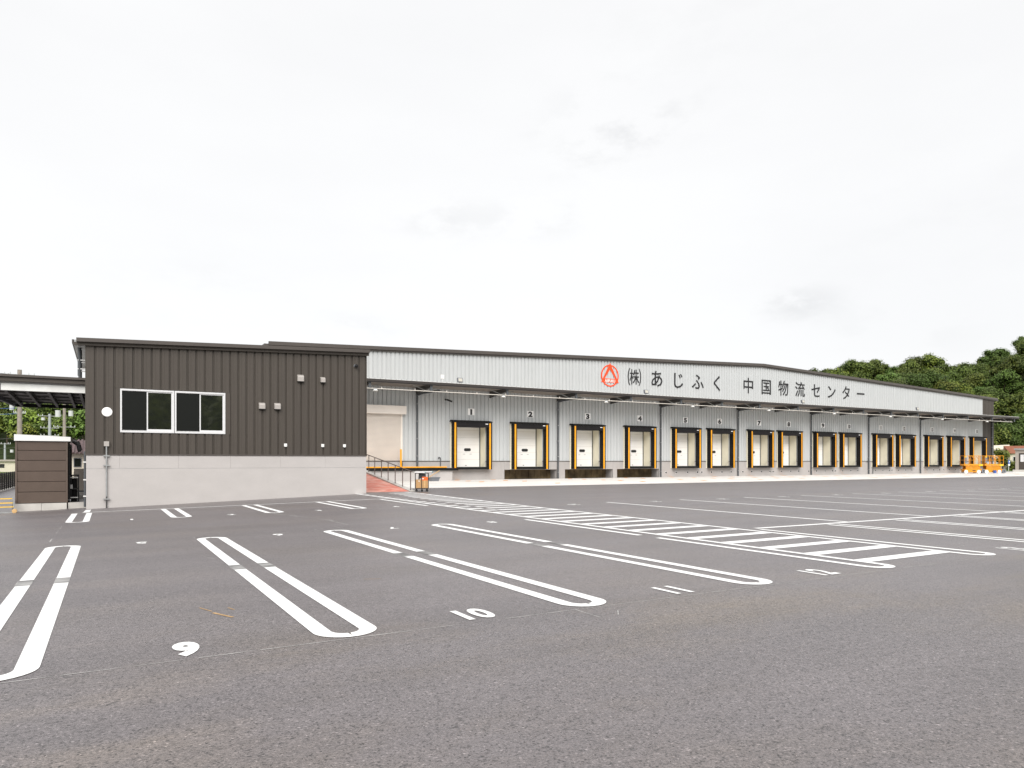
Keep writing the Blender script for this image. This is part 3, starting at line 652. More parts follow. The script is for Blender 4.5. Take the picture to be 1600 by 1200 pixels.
# ------------------------------------------------------------------ company sign
GL = [["㈱",[[[157,835],[61,623],[32,380],[61,137],[157,-75],[202,-61],[116,147],[91,380],[115,613],[202,821]],[[798,821],[843,835],[939,623],[968,380],[939,137],[843,-75],[798,-61],[884,147],[909,380],[885,613]],[[284,775],[284,593],[189,593],[189,530],[278,530],[231,350],[166,203],[185,173],[200,141],[245,239],[284,361],[284,-13],[345,-13],[345,369],[375,306],[396,255],[434,308],[393,379],[345,459],[345,530],[420,530],[420,593],[345,593],[345,775]],[[587,775],[587,625],[521,625],[534,680],[544,736],[486,747],[456,607],[410,487],[438,474],[462,459],[483,507],[503,562],[587,562],[587,423],[421,423],[421,360],[565,360],[484,208],[381,94],[406,71],[427,45],[513,146],[587,278],[587,-13],[650,-13],[650,287],[718,161],[791,64],[814,90],[839,113],[749,220],[671,360],[811,360],[811,423],[650,423],[650,562],[794,562],[794,625],[650,625],[650,775]]]],["あ",[[[388,794],[388,772],[386,746],[378,669],[310,668],[225,672],[145,681],[147,606],[227,601],[309,599],[370,600],[364,528],[359,453],[182,315],[109,129],[143,34],[227,3],[312,18],[397,58],[413,2],[485,24],[473,63],[461,105],[583,241],[684,430],[791,363],[828,259],[749,96],[535,17],[578,-50],[829,62],[905,255],[852,401],[706,490],[707,494],[717,523],[727,551],[648,571],[644,541],[637,513],[634,503],[597,504],[515,498],[429,479],[434,542],[439,602],[626,617],[800,640],[799,714],[633,686],[448,671],[460,747],[465,770],[472,792]],[[427,409],[504,431],[596,441],[613,441],[538,295],[444,185],[431,274],[426,368]],[[356,378],[234,270],[185,142],[199,96],[242,80],[307,93],[380,133],[363,245],[356,360]]]],["じ",[[[226,773],[233,725],[235,671],[230,435],[224,165],[292,-8],[468,-58],[733,17],[885,163],[828,231],[691,89],[470,24],[352,57],[306,173],[311,436],[318,671],[321,722],[327,772]],[[733,741],[677,715],[729,639],[774,557],[832,585],[784,667]],[[604,690],[547,666],[597,588],[641,504],[700,531],[652,615]]]],["ふ",[[[406,773],[360,715],[479,658],[573,598],[543,574],[504,547],[554,500],[618,547],[671,590],[653,642],[536,712]],[[424,476],[365,424],[407,387],[445,349],[530,242],[573,130],[540,64],[472,47],[387,53],[311,69],[322,-13],[397,-24],[485,-29],[598,0],[657,121],[612,257],[498,398],[461,437]],[[298,287],[179,182],[42,91],[89,24],[231,125],[344,227]],[[786,385],[721,348],[820,196],[888,32],[962,73],[888,232]]]],["く",[[[630,804],[605,771],[573,737],[428,609],[278,485],[205,387],[271,287],[437,146],[586,8],[622,-28],[655,-65],[726,1],[533,175],[352,324],[304,386],[349,445],[494,564],[635,681],[668,708],[704,738]]]],["中",[[[458,840],[458,661],[96,661],[96,186],[171,186],[171,248],[458,248],[458,-79],[537,-79],[537,248],[825,248],[825,191],[902,191],[902,661],[537,661],[537,840]],[[171,588],[458,588],[458,322],[171,322]],[[537,588],[825,588],[825,322],[537,322]]]],["国",[[[86,795],[86,-80],[162,-80],[162,-30],[835,-30],[835,-80],[914,-80],[914,795]],[[162,725],[835,725],[835,40],[162,40]],[[242,640],[242,573],[459,573],[459,430],[270,430],[270,365],[459,365],[459,196],[228,196],[228,132],[777,132],[777,196],[530,196],[530,365],[732,365],[732,430],[530,430],[530,573],[756,573],[756,640]],[[592,320],[641,347],[698,292],[743,237],[691,206],[648,262]]]],["物",[[[534,840],[465,624],[357,454],[388,433],[415,411],[477,498],[530,602],[616,602],[518,367],[375,189],[406,169],[434,145],[582,345],[681,602],[763,602],[643,241],[438,-18],[472,-39],[501,-63],[708,220],[829,602],[876,602],[844,174],[802,18],[785,5],[764,2],[722,3],[660,7],[674,-30],[681,-68],[744,-70],[795,-68],[834,-57],[865,-28],[914,150],[949,634],[950,657],[951,672],[558,672],[582,748],[603,827]],[[222,839],[222,635],[144,635],[154,703],[163,772],[98,782],[73,600],[29,448],[59,432],[86,414],[110,483],[130,563],[222,563],[222,337],[121,308],[35,285],[55,213],[222,265],[222,-80],[292,-80],[292,287],[418,327],[408,393],[292,358],[292,563],[395,563],[395,635],[292,635],[292,839]]]],["流",[[[577,361],[577,-37],[644,-37],[644,361]],[[400,362],[400,259],[378,113],[264,-28],[293,-51],[317,-77],[443,85],[468,257],[468,362]],[[256,306],[159,132],[65,-16],[128,-67],[221,90],[310,257]],[[755,362],[755,44],[759,-18],[775,-46],[800,-59],[830,-63],[854,-63],[879,-63],[905,-60],[927,-52],[944,-37],[954,-13],[960,35],[964,102],[936,114],[911,130],[909,68],[907,29],[903,11],[897,2],[888,-1],[875,-2],[861,-2],[847,-2],[838,-1],[831,2],[826,14],[825,37],[825,362]],[[85,774],[129,827],[224,767],[300,704],[255,645],[179,711]],[[40,499],[80,554],[181,505],[264,450],[222,388],[140,446]],[[559,823],[627,840],[657,774],[680,710],[945,710],[945,642],[600,642],[538,562],[476,485],[790,503],[752,550],[714,593],[770,627],[868,515],[947,409],[886,369],[865,403],[837,442],[450,414],[350,399],[341,435],[330,471],[363,480],[397,499],[447,557],[515,642],[318,642],[318,710],[603,710],[583,767]]]],["セ",[[[299,773],[304,727],[306,681],[306,510],[160,483],[60,467],[75,384],[306,432],[306,129],[346,18],[526,-18],[697,-13],[840,2],[844,88],[694,66],[532,59],[415,79],[387,150],[387,448],[765,524],[693,408],[587,286],[657,244],[772,390],[862,535],[874,556],[886,575],[827,621],[804,611],[774,603],[629,573],[387,525],[387,681],[389,727],[394,773]]]],["ン",[[[227,733],[170,672],[304,568],[419,463],[482,526],[360,633]],[[875,577],[744,383],[541,209],[371,124],[141,63],[194,-19],[415,47],[587,136],[786,303],[923,492]]]],["タ",[[[445,814],[431,772],[413,735],[299,567],[92,387],[159,335],[310,463],[424,600],[762,600],[711,463],[626,323],[519,395],[415,458],[361,403],[464,336],[573,259],[409,122],[186,18],[258,-44],[479,70],[639,210],[698,162],[748,119],[807,188],[754,230],[693,276],[790,435],[849,587],[860,615],[873,641],[807,681],[778,673],[741,671],[470,671],[491,707],[511,743],[536,785]]]],["ー",[[[102,433],[102,335],[162,339],[241,340],[516,340],[790,340],[853,338],[897,335],[897,433],[854,430],[789,428],[515,428],[241,428],[162,430]]]]]
sg = thing('company_sign', 'black Japanese lettering with a red round emblem on the upper warehouse wall', 'sign', (57, WY, 9.34))
cs = [42.54, 45.25, 47.9, 50.5, 53.14, 57.56, 60.24, 62.91, 65.55, 68.2, 70.83, 73.46, 76.11]
FY = WY - .07
for i, (ch, loops) in enumerate(GL):
    V, F = loops_flat(loops, 12, 0 if i == 0 else 6)
    kx, kz = (.00168, .00172)
    if i == 0: kx, kz = .0017, .00176
    mb = MB(); mb.v = [(cs[i] + (x - 500) * kx, FY - .012 - z * .001, 9.34 + (y - 375) * kz) for x, y, z in V]; mb.f = F
    put('character', mb, M['ink'], sg)
em = MB(); cx, cz = 39.7, 9.29; n = 40
for k in range(n):
    a, b = 2 * math.pi * k / n, 2 * math.pi * (k + 1) / n
    P = [(cx + r_ * math.cos(t), cz + r_ * math.sin(t)) for r_, t in ((1.0, a), (1.0, b), (.88, b), (.88, a))]; em.ext(P, FY - .02, FY)
emb = put('emblem_ring', em, M['redsign'], sg)
em = MB(); o3 = [(0, 1.16), (-1.06, -.52), (1.06, -.52)]
def tri(a, b, c, d): em.ext([(cx + q[0], cz + q[1]) for q in (a, b, c, d)], FY - .03, FY - .021)
tri((0, 1.16), (-1.0, -.62), (-.60, -.27), (0, .58)); tri((0, 1.16), (0, .58), (.60, -.27), (1.0, -.62)); tri((-.60, -.27), (-1.0, -.62), (1.0, -.62), (.60, -.27))
put('emblem_letter', em, M['redsign'], sg)
put('emblem_lettering', text_mb('AJIFUKU', lambda a, b, c: (cx + a * .30, FY - .034 - c, cz - .585 + b * .36), .02, .003), M['plate'], sg)

# ------------------------------------------------------------------ office building
OY = 32.3; OX0, OX1 = -.72, 10.52; OB = 41.0
of = thing('office_building', 'single storey annexe with dark brown ribbed cladding on a pale concrete base', 'building', (5, OY, 0))
def oroof(x): return 6.03 + (x + .72) * .0375
WIN = (.44, 4.35, 2.66, 4.40)
pn = 34; pw_ = (OX1 - OX0) / pn
def panel(a, b, z0, zt0, zt1):
    mb = MB(); g_ = .055; d = .055
    mb.quad((a, OY, z0), (a + .012, OY - d, z0), (a + .012, OY - d, zt0), (a, OY, zt0))
    m0, m1 = a + .012, b - g_ - .012
    w3 = (m1 - m0) / 3
    mb.quad((m0, OY - d, z0), (m0 + w3, OY - d, z0), (m0 + w3, OY - d, zt0), (m0, OY - d, zt0))
    mb.quad((m0 + w3, OY - d, z0), (m0 + w3 + .01, OY - d + .005, z0), (m0 + w3 + .01, OY - d + .005, zt0), (m0 + w3, OY - d, zt0))
    mb.quad((m0 + w3 + .01, OY - d + .005, z0), (m1 - w3, OY - d + .005, z0), (m1 - w3, OY - d + .005, zt1), (m0 + w3 + .01, OY - d + .005, zt0))
    mb.quad((m1 - w3, OY - d + .005, z0), (m1 - w3 + .01, OY - d, z0), (m1 - w3 + .01, OY - d, zt1), (m1 - w3, OY - d + .005, zt1))
    mb.quad((m1 - w3 + .01, OY - d, z0), (m1, OY - d, z0), (m1, OY - d, zt1), (m1 - w3 + .01, OY - d, zt1))
    mb.quad((m1, OY - d, z0), (m1 + .012, OY, z0), (m1 + .012, OY, zt1), (m1, OY - d, zt1))
    mb.quad((m1 + .012, OY, z0), (b, OY, z0), (b, OY, zt1), (m1 + .012, OY, zt1))
    put('cladding_panel', mb, M['dark'], of)
for i in range(pn):
    a = OX0 + i * pw_; b = a + pw_
    if a < WIN[0] - .03 < b or a < WIN[1] + .03 < b:
        c_, d_ = (a, WIN[0]) if a < WIN[0] else (WIN[1], b)
        put('cladding_panel', MB().box(c_ + .01, d_ - .01, OY - .05, OY + .01, WIN[2] - .01, WIN[3] + .02), M['dark'], of)
    if b > WIN[0] + .0 and a < WIN[1] - .0:
        panel(a, b, 1.80, WIN[2] - .01, WIN[2] - .01); panel(a, b, WIN[3] + .02, oroof(a), oroof(b))
    else: panel(a, b, 1.80, oroof(a), oroof(b))
cb = MB(); cb.box(OX0, OX1, OY + .01, OB, 1.4, oroof(OX0), oroof(OX1))
# shell: back wall, side walls, inner dark room
sh = MB(); sh.box(OX0 + .002, OX0 + .1, OY + .02, OB, -.4, oroof(OX0)); put('side_wall', sh, M['dark'], of)
sh = MB(); sh.box(OX1 - .1, OX1 - .002, OY + .02, OB, -.1, oroof(OX1)); put('side_wall', sh, M['dark'], of)
sh = MB(); sh.box(OX0, OX1, OB, OB + .1, -.4, oroof(OX0), oroof(OX1)); put('back_wall', sh, M['dark'], of)
sh = MB(); sh.box(OX0 + .1, OX1 - .1, OY + .02, OY + .1, 1.72, WIN[2]); sh.box(OX0 + .1, WIN[0], OY + .02, OY + .1, WIN[2], WIN[3]); sh.box(WIN[1], OX1 - .1, OY + .02, OY + .1, WIN[2], WIN[3]); sh.box(OX0 + .1, OX1 - .1, OY + .02, OY + .1, WIN[3], oroof(OX0) - .02, oroof(OX1) - .02)
put('inner_wall', sh, M['dsteel'], of)
put('corner_trim', MB().box(OX1 - .005, OX1 + .03, OY - .045, OY + .06, 1.74, oroof(OX1)), M['dark'], of); put('corner_trim', MB().box(OX0 - .03, OX0 + .03, OY - .045, OY + .06, 1.74, oroof(OX0)), M['dark'], of)
# concrete base: small upper slabs over a tall lower wall, recessed joints between
def gb(x): return gz(x, OY) - .12
js = [OX0, .42, 2.55, 4.56, 6.62, 8.60, OX1]
for a, b in zip(js, js[1:]): put('base_slab', MB().box(a + (0 if a == OX0 else .002), b - (0 if b == OX1 else .002), OY - .06, OY + .25, 1.222, 1.74), M['conc'], of)
lw = MB(); n = 12
for i in range(n):
    a = OX0 + (OX1 - OX0) * i / n; b = OX0 + (OX1 - OX0) * (i + 1) / n
    lw.hexa([(a, OY - .06, gb(a)), (b, OY - .06, gb(b)), (b, OY + .25, gb(b)), (a, OY + .25, gb(a)), (a, OY - .06, 1.21), (b, OY - .06, 1.21), (b, OY + .25, 1.21), (a, OY + .25, 1.21)])
put('base_wall', lw, M['conc'], of); put('joint_filler', MB().box(OX0 + .01, OX1 - .01, OY - .055, OY + .2, 1.205, 1.226), M['steel'], of)
put('base_flashing', MB().box(OX0 - .03, OX1 + .03, OY - .085, OY + .0, 1.742, 1.80), M['trim'], of)
# roof
rx0, rx1 = -1.14, 10.62
def rq(z0, z1, y0, y1, a=rx0, b=rx1): return MB().ext([(a, oroof(a) + z0), (b, oroof(b) + z0), (b, oroof(b) + z1), (a, oroof(a) + z1)], y0, y1)
put('roof', rq(.10, .19, OY - .1, OB + .2), M['steel'], of)
put('roof_trim', rq(-.02, .10, OY - .16, OY - .05, rx0 + .02), M['dark'], of); put('roof_trim', rq(.101, .25, OY - .30, OY - .101, rx0 + .10), M['trim'], of)
put('soffit', MB().ext([(rx0, oroof(rx0) + .06), (OX0 - .031, oroof(OX0) + .06), (OX0 - .031, oroof(OX0) + .09), (rx0, oroof(rx0) + .09)], OY - .05, OB), M['beam'], of)
put('eaves_gutter', MB().box(rx0 - .05, rx0 + .02, OY - .1, OB, oroof(rx0) + .07, oroof(rx0) + .2), M['trim'], of)
for x in (OX0 - .24,):
    for y in (33.0, 33.8):
        mb = MB().cyl((x, y, 4.9), (x, y, 6.02), .07, n=10); dp = put('downpipe', mb, M['pipe'], of)
        for z in (5.15, 5.5): put('pipe_clip', MB().box(x - .07, OX0, y - .06, y + .06, z, z + .04), M['white'], dp)
pp = put('downpipe', MB().cyl((OX0 - .05, 32.8, -.3), (OX0 - .05, 32.8, 1.9), .045, n=10), M['pipe'], of)
for z in (.1, .75, 1.45): put('pipe_clip', MB().box(OX0 - .11, OX0, 32.74, 32.86, z, z + .05), M['white'], pp)
# windows: two sliding pairs in one aluminium surround
for k, (a, b) in enumerate(((WIN[0], 2.385), (2.405, WIN[1]))):
    z0, z1 = WIN[2], WIN[3]; y0 = OY - .085
    w = put('window', MB().box(a, b, y0, OY + .05, z0, z0 + .07).box(a, b, y0, OY + .05, z1 - .07, z1).box(a, a + .06, y0, OY + .05, z0 + .07, z1 - .07).box(b - .06, b, y0, OY + .05, z0 + .07, z1 - .07), M['alu'], of)
    mid = (a + b) / 2
    for q, (c, d, yy) in enumerate(((a + .06, mid + .03, OY - .01), (mid - .03, b - .06, OY - .05))):
        f = .045
        put('sash', MB().box(c, d, yy, yy + .03, z0 + .07, z0 + .07 + .075).box(c, d, yy, yy + .03, z1 - .07 - f, z1 - .07).box(c, c + f, yy, yy + .03, z0 + .145, z1 - .115).box(d - f, d, yy, yy + .03, z0 + .145, z1 - .115), M['alu'], w)
        put('pane', MB().box(c + f, d - f, yy + .01, yy + .02, z0 + .145, z1 - .115), M['glass'], w)
        if q == 0: put('insect_screen', MB().box(c + .01, d - .06, OY - .036, OY - .032, z0 + .10, z1 - .09), M['screen'], w)
put('room_lining', MB().box(WIN[0] - .2, WIN[1] + .2, OY + 1.2, OY + 1.25, 2.2, 4.8), M['dsteel'], of)
# fittings on the office wall
t = thing('wall_lamp', 'round white wall lamp on the dark cladding left of the window', 'lamp', (.0, OY, 3.45))
mb = MB(); c0 = (-.01, 3.45)
def disc(mb, cx, cz, prof, n=24):
    b = len(mb.v)
    for (r_, y) in prof:
        for k in range(n): mb.v.append((cx + r_ * math.cos(2 * math.pi * k / n), y, cz + r_ * math.sin(2 * math.pi * k / n)))
    for j in range(len(prof) - 1):
        for k in range(n): q = (k + 1) % n; mb.f.append((b + j * n + k, b + j * n + q, b + (j + 1) * n + q, b + (j + 1) * n + k))
    mb.f.append(tuple(b + (len(prof) - 1) * n + k for k in range(n))); return mb
put('lamp_cover', disc(MB(), c0[0], c0[1], [(.185, OY - .047), (.185, OY - .075), (.172, OY - .09), (.12, OY - .10), (.04, OY - .104)]), M['plate'], t)
put('lamp_base', disc(MB(), c0[0], c0[1], [(.15, OY - .042), (.15, OY - .046)]), M['grey'], t)
t = thing('conduit_box', 'white junction box with a thin grey conduit running down to the asphalt', 'electrical box', (-.03, OY, 2.2))
put('box', MB().box(-.12, .06, OY - .17, OY - .03, 2.10, 2.29), M['hood'], t)
put('conduit', MB().cyl((-.03, OY - .13, .12), (-.03, OY - .13, 2.10), .028, n=8), M['steel'], t); put('conduit_foot', MB().cyl((-.03, OY - .13, -.4), (-.03, OY - .13, .12), .024, n=8), M['dsteel'], t)
for z in (1.70, 1.32, .0): put('clamp', MB().box(-.14, .08, OY - .16, OY - .10, z, z + .045), M['steel'], t)
def hood(x, z, w, h, lab):
    t = thing('vent_hood', lab, 'vent', (x, OY, z), 'grey vent hoods on the office wall'); d = .17
    mb = MB(); n = 6; P = []
    ys = OY - .03
    prof = [(z - h / 2, d), (z + h * .12, d), (z + h * .34, d * .78), (z + h / 2, d * .25), (z + h / 2, 0)]
    L_, R_ = x - w / 2, x + w / 2
    for e, xx in ((.92, L_), (1, L_ + w * .1), (1, R_ - w * .1), (.92, R_)):
        for zz, dd in prof: mb.v.append((xx, ys - dd * (e if e == 1 else .82), z - h / 2 + (zz - z + h / 2) * (e if e == 1 else .95)))
    m = len(prof)
    for a in range(3):
        for k in range(m - 1): mb.f.append((a * m + k, (a + 1) * m + k, (a + 1) * m + k + 1, a * m + k + 1))
    for a in (0, 3):
        b = len(mb.v); mb.v.append((L_ if a == 0 else R_, ys, z - h / 2)); mb.f.append(tuple([b] + [a * m + k for k in range(m)]))
    put('hood', mb, M['hood'], t); put('vent_mouth', MB().box(L_ + .01, R_ - .01, ys - d * .8, ys, z - h / 2 - .03, z - h / 2 + .005), M['black'], t)
hood(5.84, 3.92, .27, .27, 'lower left grey vent hood of the pair right of the window'); hood(6.49, 3.93, .27, .27, 'lower right grey vent hood of the pair right of the window')
hood(7.49, 5.22, .29, .30, 'larger grey vent hood high on the wall'); hood(8.48, 5.20, .22, .24, 'smaller grey vent hood high on the wall, nearer the corner')
for x, l in ((6.84, 'leftmost, below the vent hoods'), (8.48, 'middle one near the wall base'), (9.48, 'rightmost, close to the building corner')):
    t = thing('wall_outlet', 'tiny white square outlet on the dark wall, ' + l, 'outlet', (x, OY, 2.22), 'tiny white outlets low on the office wall')
    put('cover', MB().box(x - .065, x + .065, OY - .09, OY - .03, 2.16, 2.29), M['white'], t); put('cap', MB().box(x - .04, x + .04, OY - .11, OY - .0901, 2.15, 2.24), M['white'], t)
t = thing('security_camera', 'small black dome camera at the top right of the office wall', 'camera', (10.05, OY, 5.95))
put('camera_body', MB().cyl((9.98, OY - .03, 5.93), (10.02, OY - .13, 5.93), .07, n=12), M['grey'], t); put('lens_ball', MB().cyl((10.02, OY - .13, 5.93), (10.05, OY - .22, 5.90), .085, .05, 12), M['black'], t)

# ------------------------------------------------------------------ side canopy left of the office
sc = thing('side_canopy', 'dark sloping canopy on steel beams at the left side of the office', 'canopy', (-2.2, 36, 4.5))
A, B = -4.6, OX0 - .02; y0, y1 = 33.0, 40.0
def sl_(y): return (y - y0) / (y1 - y0) * -.36
put('fascia', MB().box(A, B, y0 - .12, y0 + .04, 4.56, 4.72), M['dark'], sc); put('fascia', MB().box(A, B, y0 - .20, y0 - .0, 4.721, 4.81), M['trim'], sc)
put('front_beam', MB().box(-3.52, B, y0 + .05, y0 + .17, 4.22, 4.49), M['beam'], sc)
put('deck', MB().hexa([(A, y0 + .041, 4.50), (B, y0 + .041, 4.50), (B, y1, 4.24), (A, y1, 4.24), (A, y0 + .041, 4.56), (B, y0 + .041, 4.56), (B, y1, 4.33), (A, y1, 4.33)]), M['soffit'], sc)
for x in (-3.45, -2.75, -2.05, -1.35, -.95):
    put('rafter', MB().hexa([(x - .05, y0 + .18, 4.26), (x + .05, y0 + .18, 4.26), (x + .05, y1, 4.06), (x - .05, y1, 4.06), (x - .05, y0 + .18, 4.495), (x + .05, y0 + .18, 4.495), (x + .05, y1, 4.235), (x - .05, y1, 4.235)]), M['dsteel'], sc)
for y in rng(34.2, 39.2, 1.25): put('purlin', MB().box(A + .3, B, y, y + .07, 4.40 + sl_(y) * .7, 4.47 + sl_(y) * .7), M['dsteel'], sc)
mb = MB().bar((-3.4, 33.4, 4.3), (-1.4, 39.6, 4.12), .02).bar((-1.4, 33.4, 4.3), (-3.4, 39.6, 4.12), .02); put('cross_brace', mb, M['dsteel'], sc)
put('back_gutter', MB().box(-3.75, B, y1, y1 + .12, 4.04, 4.20), M['blacktrim'], sc)
for x in (-3.72,): put('side_gutter', MB().hexa([(x - .9, y0 + .1, 4.3), (x - .8, y0 + .1, 4.3), (x + .06, y1, 4.05), (x - .04, y1, 4.05), (x - .9, y0 + .1, 4.5), (x - .8, y0 + .1, 4.5), (x + .06, y1, 4.23), (x - .04, y1, 4.23)]), M['grey'], sc)
for x in (-2.9, -2.2, -1.5, -.85): put('gutter_bracket', MB().box(x, x + .05, y1 + .121, y1 + .15, 3.98, 4.2), M['steel'], sc)

# ------------------------------------------------------------------ brown shed with its base and yard bits
sd_ = thing('storage_shed', 'brown plank clad storage shed with a white sloping roof edge', 'shed', (-2.2, 33.3, -.4))
rows = [-.13, .31, .71, 1.12, 1.54, 1.93, 2.29]
for a, b in zip(rows, rows[1:]):
    put('plank', MB().hexa([(-3.03, 33.31, a + .012), (-1.43, 33.31, a + .012), (-1.43, 33.36, a + .012), (-3.03, 33.36, a + .012), (-3.03, 33.29, b - .012), (-1.43, 33.29, b - .012), (-1.43, 33.36, b), (-3.03, 33.36, b)]), M['brown'], sd_)
for a in ((-3.09, -3.03), (-1.43, -1.37)): put('corner_trim', MB().box(a[0], a[1], 33.27, 33.4, -.13, 2.29), M['brown'], sd_)
put('shed_shell', MB().box(-3.06, -1.40, 33.365, 33.40, -.13, 2.28).box(-3.06, -3.02, 33.4, 35.9, -.13, 2.28).box(-3.06, -1.40, 35.9, 35.94, -.13, 2.28), M['brown'], sd_)
put('roof', MB().box(-3.12, -1.27, 33.22, 36.1, 2.30, 2.55, 2.47), M['white'], sd_)
for y in (33.7, 34.25, 34.8, 35.35):
    f = put('frame_door', MB().box(-1.36, -1.32, y, y + .04, -.05, 2.2).box(-1.36, -1.32, y + .46, y + .5, -.05, 2.2).box(-1.36, -1.32, y + .04, y + .46, 2.1, 2.2).box(-1.36, -1.32, y + .04, y + .46, .9, .96).box(-1.355, -1.34, y + .04, y + .46, .96, 2.1), M['black'], sd_)
put('eaves_wall', MB().box(-1.42, -1.38, 33.45, 35.9, 2.05, 2.28), M['housew'], sd_)
put('gas_rack', MB().box(-1.31, -1.05, 34.3, 34.34, .9, .95).box(-1.31, -1.27, 34.3, 34.34, -.2, .95).box(-1.07, -1.03, 34.3, 34.34, -.2, .95).box(-1.31, -1.05, 34.3, 34.34, .35, .4).box(-1.31, -1.27, 34.9, 34.94, -.2, .95).box(-1.07, -1.03, 34.9, 34.94, -.2, .95).box(-1.31, -1.05, 34.9, 34.94, .9, .95), M['black'], sd_)
for y in (34.45, 34.72): put('gas_hose_unit', MB().cyl((-1.19, y, -.2), (-1.19, y, .80), .1, n=10), M['blacktrim'], sd_)
put('rack_label', MB().box(-1.33, -1.24, 34.27, 34.29, .38, .55), M['white'], sd_); put('rack_band', MB().box(-1.36, -1.05, 34.27, 34.285, .82, .86).box(-1.36, -1.05, 34.27, 34.285, -.0, .04), M['white'], sd_)
put('corner_gutter', MB().path([(-1.22, 34.0, 2.34), (-1.1, 34.0, 2.3), (-1.02, 34.0, 2.18), (-.98, 34.0, 1.95)], .09, 10).path([(-1.2, 34.6, 2.3), (-1.05, 34.6, 2.2), (-1.0, 34.6, 1.9)], .07, 8), M['black'], sd_)
kb = MB(); kb.hexa([(-3.09, 33.2, -.62), (-2.24, 33.2, -.62), (-2.24, 36, -.62), (-3.09, 36, -.62), (-3.09, 33.2, -.14), (-2.24, 33.2, -.14), (-2.24, 36, -.14), (-3.09, 36, -.14)]); kb.box(-2.23, -1.40, 33.2, 36, -.62, -.14)
put('shed_plinth', kb, M['kerb'], sd_); 
put('yard_kerb', MB().box(-1.36, -.74, 33.3, 33.6, -.62, -.14), M['kerb'], kind='structure'); put('yard_floor', MB().box(-1.36, -.74, 33.6, 46, -.62, -.16), M['asphalt'], kind='structure')
put('kerb_strip', MB().box(-2.2, -1.6, 33.0, 33.1, -.5, gz(-1.9, 33) + .012), M['kerb'], kind='structure')
t = thing('outdoor_unit', 'beige outdoor air conditioning unit between shed and office', 'air conditioner', (-1.0, 39, 0))
put('case', MB().box(-1.36, -.92, 39.0, 39.9, .14, 1.16), M['taupe'], t); put('fan_grille', MB().box(-1.375, -1.361, 39.1, 39.8, .3, 1.0), M['grey'], t); put('foot', MB().box(-1.34, -.92, 39.0, 39.1, -.05, .14), M['pipe'], t); put('foot', MB().box(-1.34, -.92, 39.7, 39.8, -.05, .14), M['pipe'], t)
for a, z in ((37.0, .0), (38.2, .08)): put('step_block', MB().box(-1.5, -.9, a, a + .4, -.16, z), M['kerb'], kind='structure')
# step stool
t = thing('step_stool', 'aluminium work stool with yellow treads leaning beside the brown shed', 'step stool', (-3.5, 32.8, -.45))
zb = gz(-3.4, 32.6)
R4 = [((-3.02, 32.45, zb + .03), (-3.16, 33.1, zb + .58)), ((-3.95, 32.45, zb + .03), (-3.62, 33.1, zb + .58))]
for a, b in R4: put('side_rail', MB().bar(a, b, .045, .06), M['steel'], t)
for f in (.9, .62, .36):
    a = Vector(R4[0][0]).lerp(Vector(R4[0][1]), f); b = Vector(R4[1][0]).lerp(Vector(R4[1][1]), f); put('tread', MB().bar(a, b, .09, .03), M['lyellow'], t)
a = Vector(R4[0][0]); b = Vector(R4[1][0]); put('bottom_bar', MB().bar(a, b, .07, .05), M['steel'], t)
for q in ((-3.16, 33.35, zb + .02), (-3.6, 33.35, zb + .02)): put('back_leg', MB().bar((q[0], 33.1, zb + .56), q, .035), M['steel'], t)
t2 = thing('wood_block', 'short round wooden block against the step stool foot', 'wood block', (-3.03, 32.4, zb)); put('block', MB().cyl((-3.03, 32.36, zb + .085), (-3.03, 32.52, zb + .085), .08, n=14), M['hook'], t2)
# fence along the left edge of the drive
fn = thing('slat_fence', 'low dark brown slatted fence along the drive at far left', 'fence', (-6.3, 60, -.5))
def fz(y): return gz(-6.3, y)
ys = rng(46, 92, 1.2)
for i, y in enumerate(ys): put('fence_post', MB().box(-6.28, -6.2, y - .03, y + .03, -.55, .74), M['black'], fn)
so_ = None
for a, b in zip(ys, ys[1:]):
    for z in rng(-.42, .56, .14):
        if so_ is None: so_ = put('slat', MB().box(-.015, .015, 0, 1.12, 0, .115), M['slat'], fn, local=True); s = so_
        else: s = so_.copy(); COL.objects.link(s); s.parent = fn
        s.location = (.03, a + .04 - 60, z + .5)
put('fence_kerb', MB().box(-6.4, -6.1, 45, 93, -.6, -.47), M['kerb'], fn)

# ------------------------------------------------------------------ trolley and bucket
cx, cy = 13.62, 33.0
tr_ = thing('cage_trolley', 'small dark wheeled trolley parked at the foot of the ramp railing', 'trolley', (cx, cy, 0))
ca, sa = math.cos(-.35), math.sin(-.35)
def rot(mb):
    mb.v = [(cx + (x) * ca - (y) * sa, cy + x * sa + y * ca, z) for x, y, z in mb.v]; return mb
put('base', rot(MB().box(-.33, .33, -.24, .24, .14, .18)), M['black'], tr_)
for x in (-.26, 0, .26):
    for y in (-.17, .17):
        if x == 0 and y > 0: continue
        w = put('caster', rot(MB().cyl((x, y - .02, .06), (x, y + .02, .06), .06, n=12).box(x - .02, x + .02, y - .03, y + .03, .08, .14)), M['black'], tr_)
for x, y in ((-.32, -.22), (.32, -.22), (-.32, .22), (.32, .22), (-.02, -.235)): put('upright', rot(MB().box(x - .014, x + .014, y - .014, y + .014, .18, .92 if x else .5)), M['black'], tr_)
put('top_frame', rot(MB().box(-.33, .33, -.235, -.205, .90, .925).box(-.33, .33, .205, .235, .90, .925)), M['black'], tr_)
def thing1(name, mb, m, lab, cat, sub=None):
    t = thing(name, lab, cat, (cx, cy, .2)); put(sub or 'body', mb, M[m], t); return t
t = thing1('cardboard_box', rot(MB().box(-.31, -.04, -.21, .19, .181, .60)), 'card', 'tan cardboard box at the left of the trolley deck', 'box', 'carton'); put('box_label', rot(MB().box(-.17, -.12, -.213, -.2101, .5, .55)), M['white'], t)
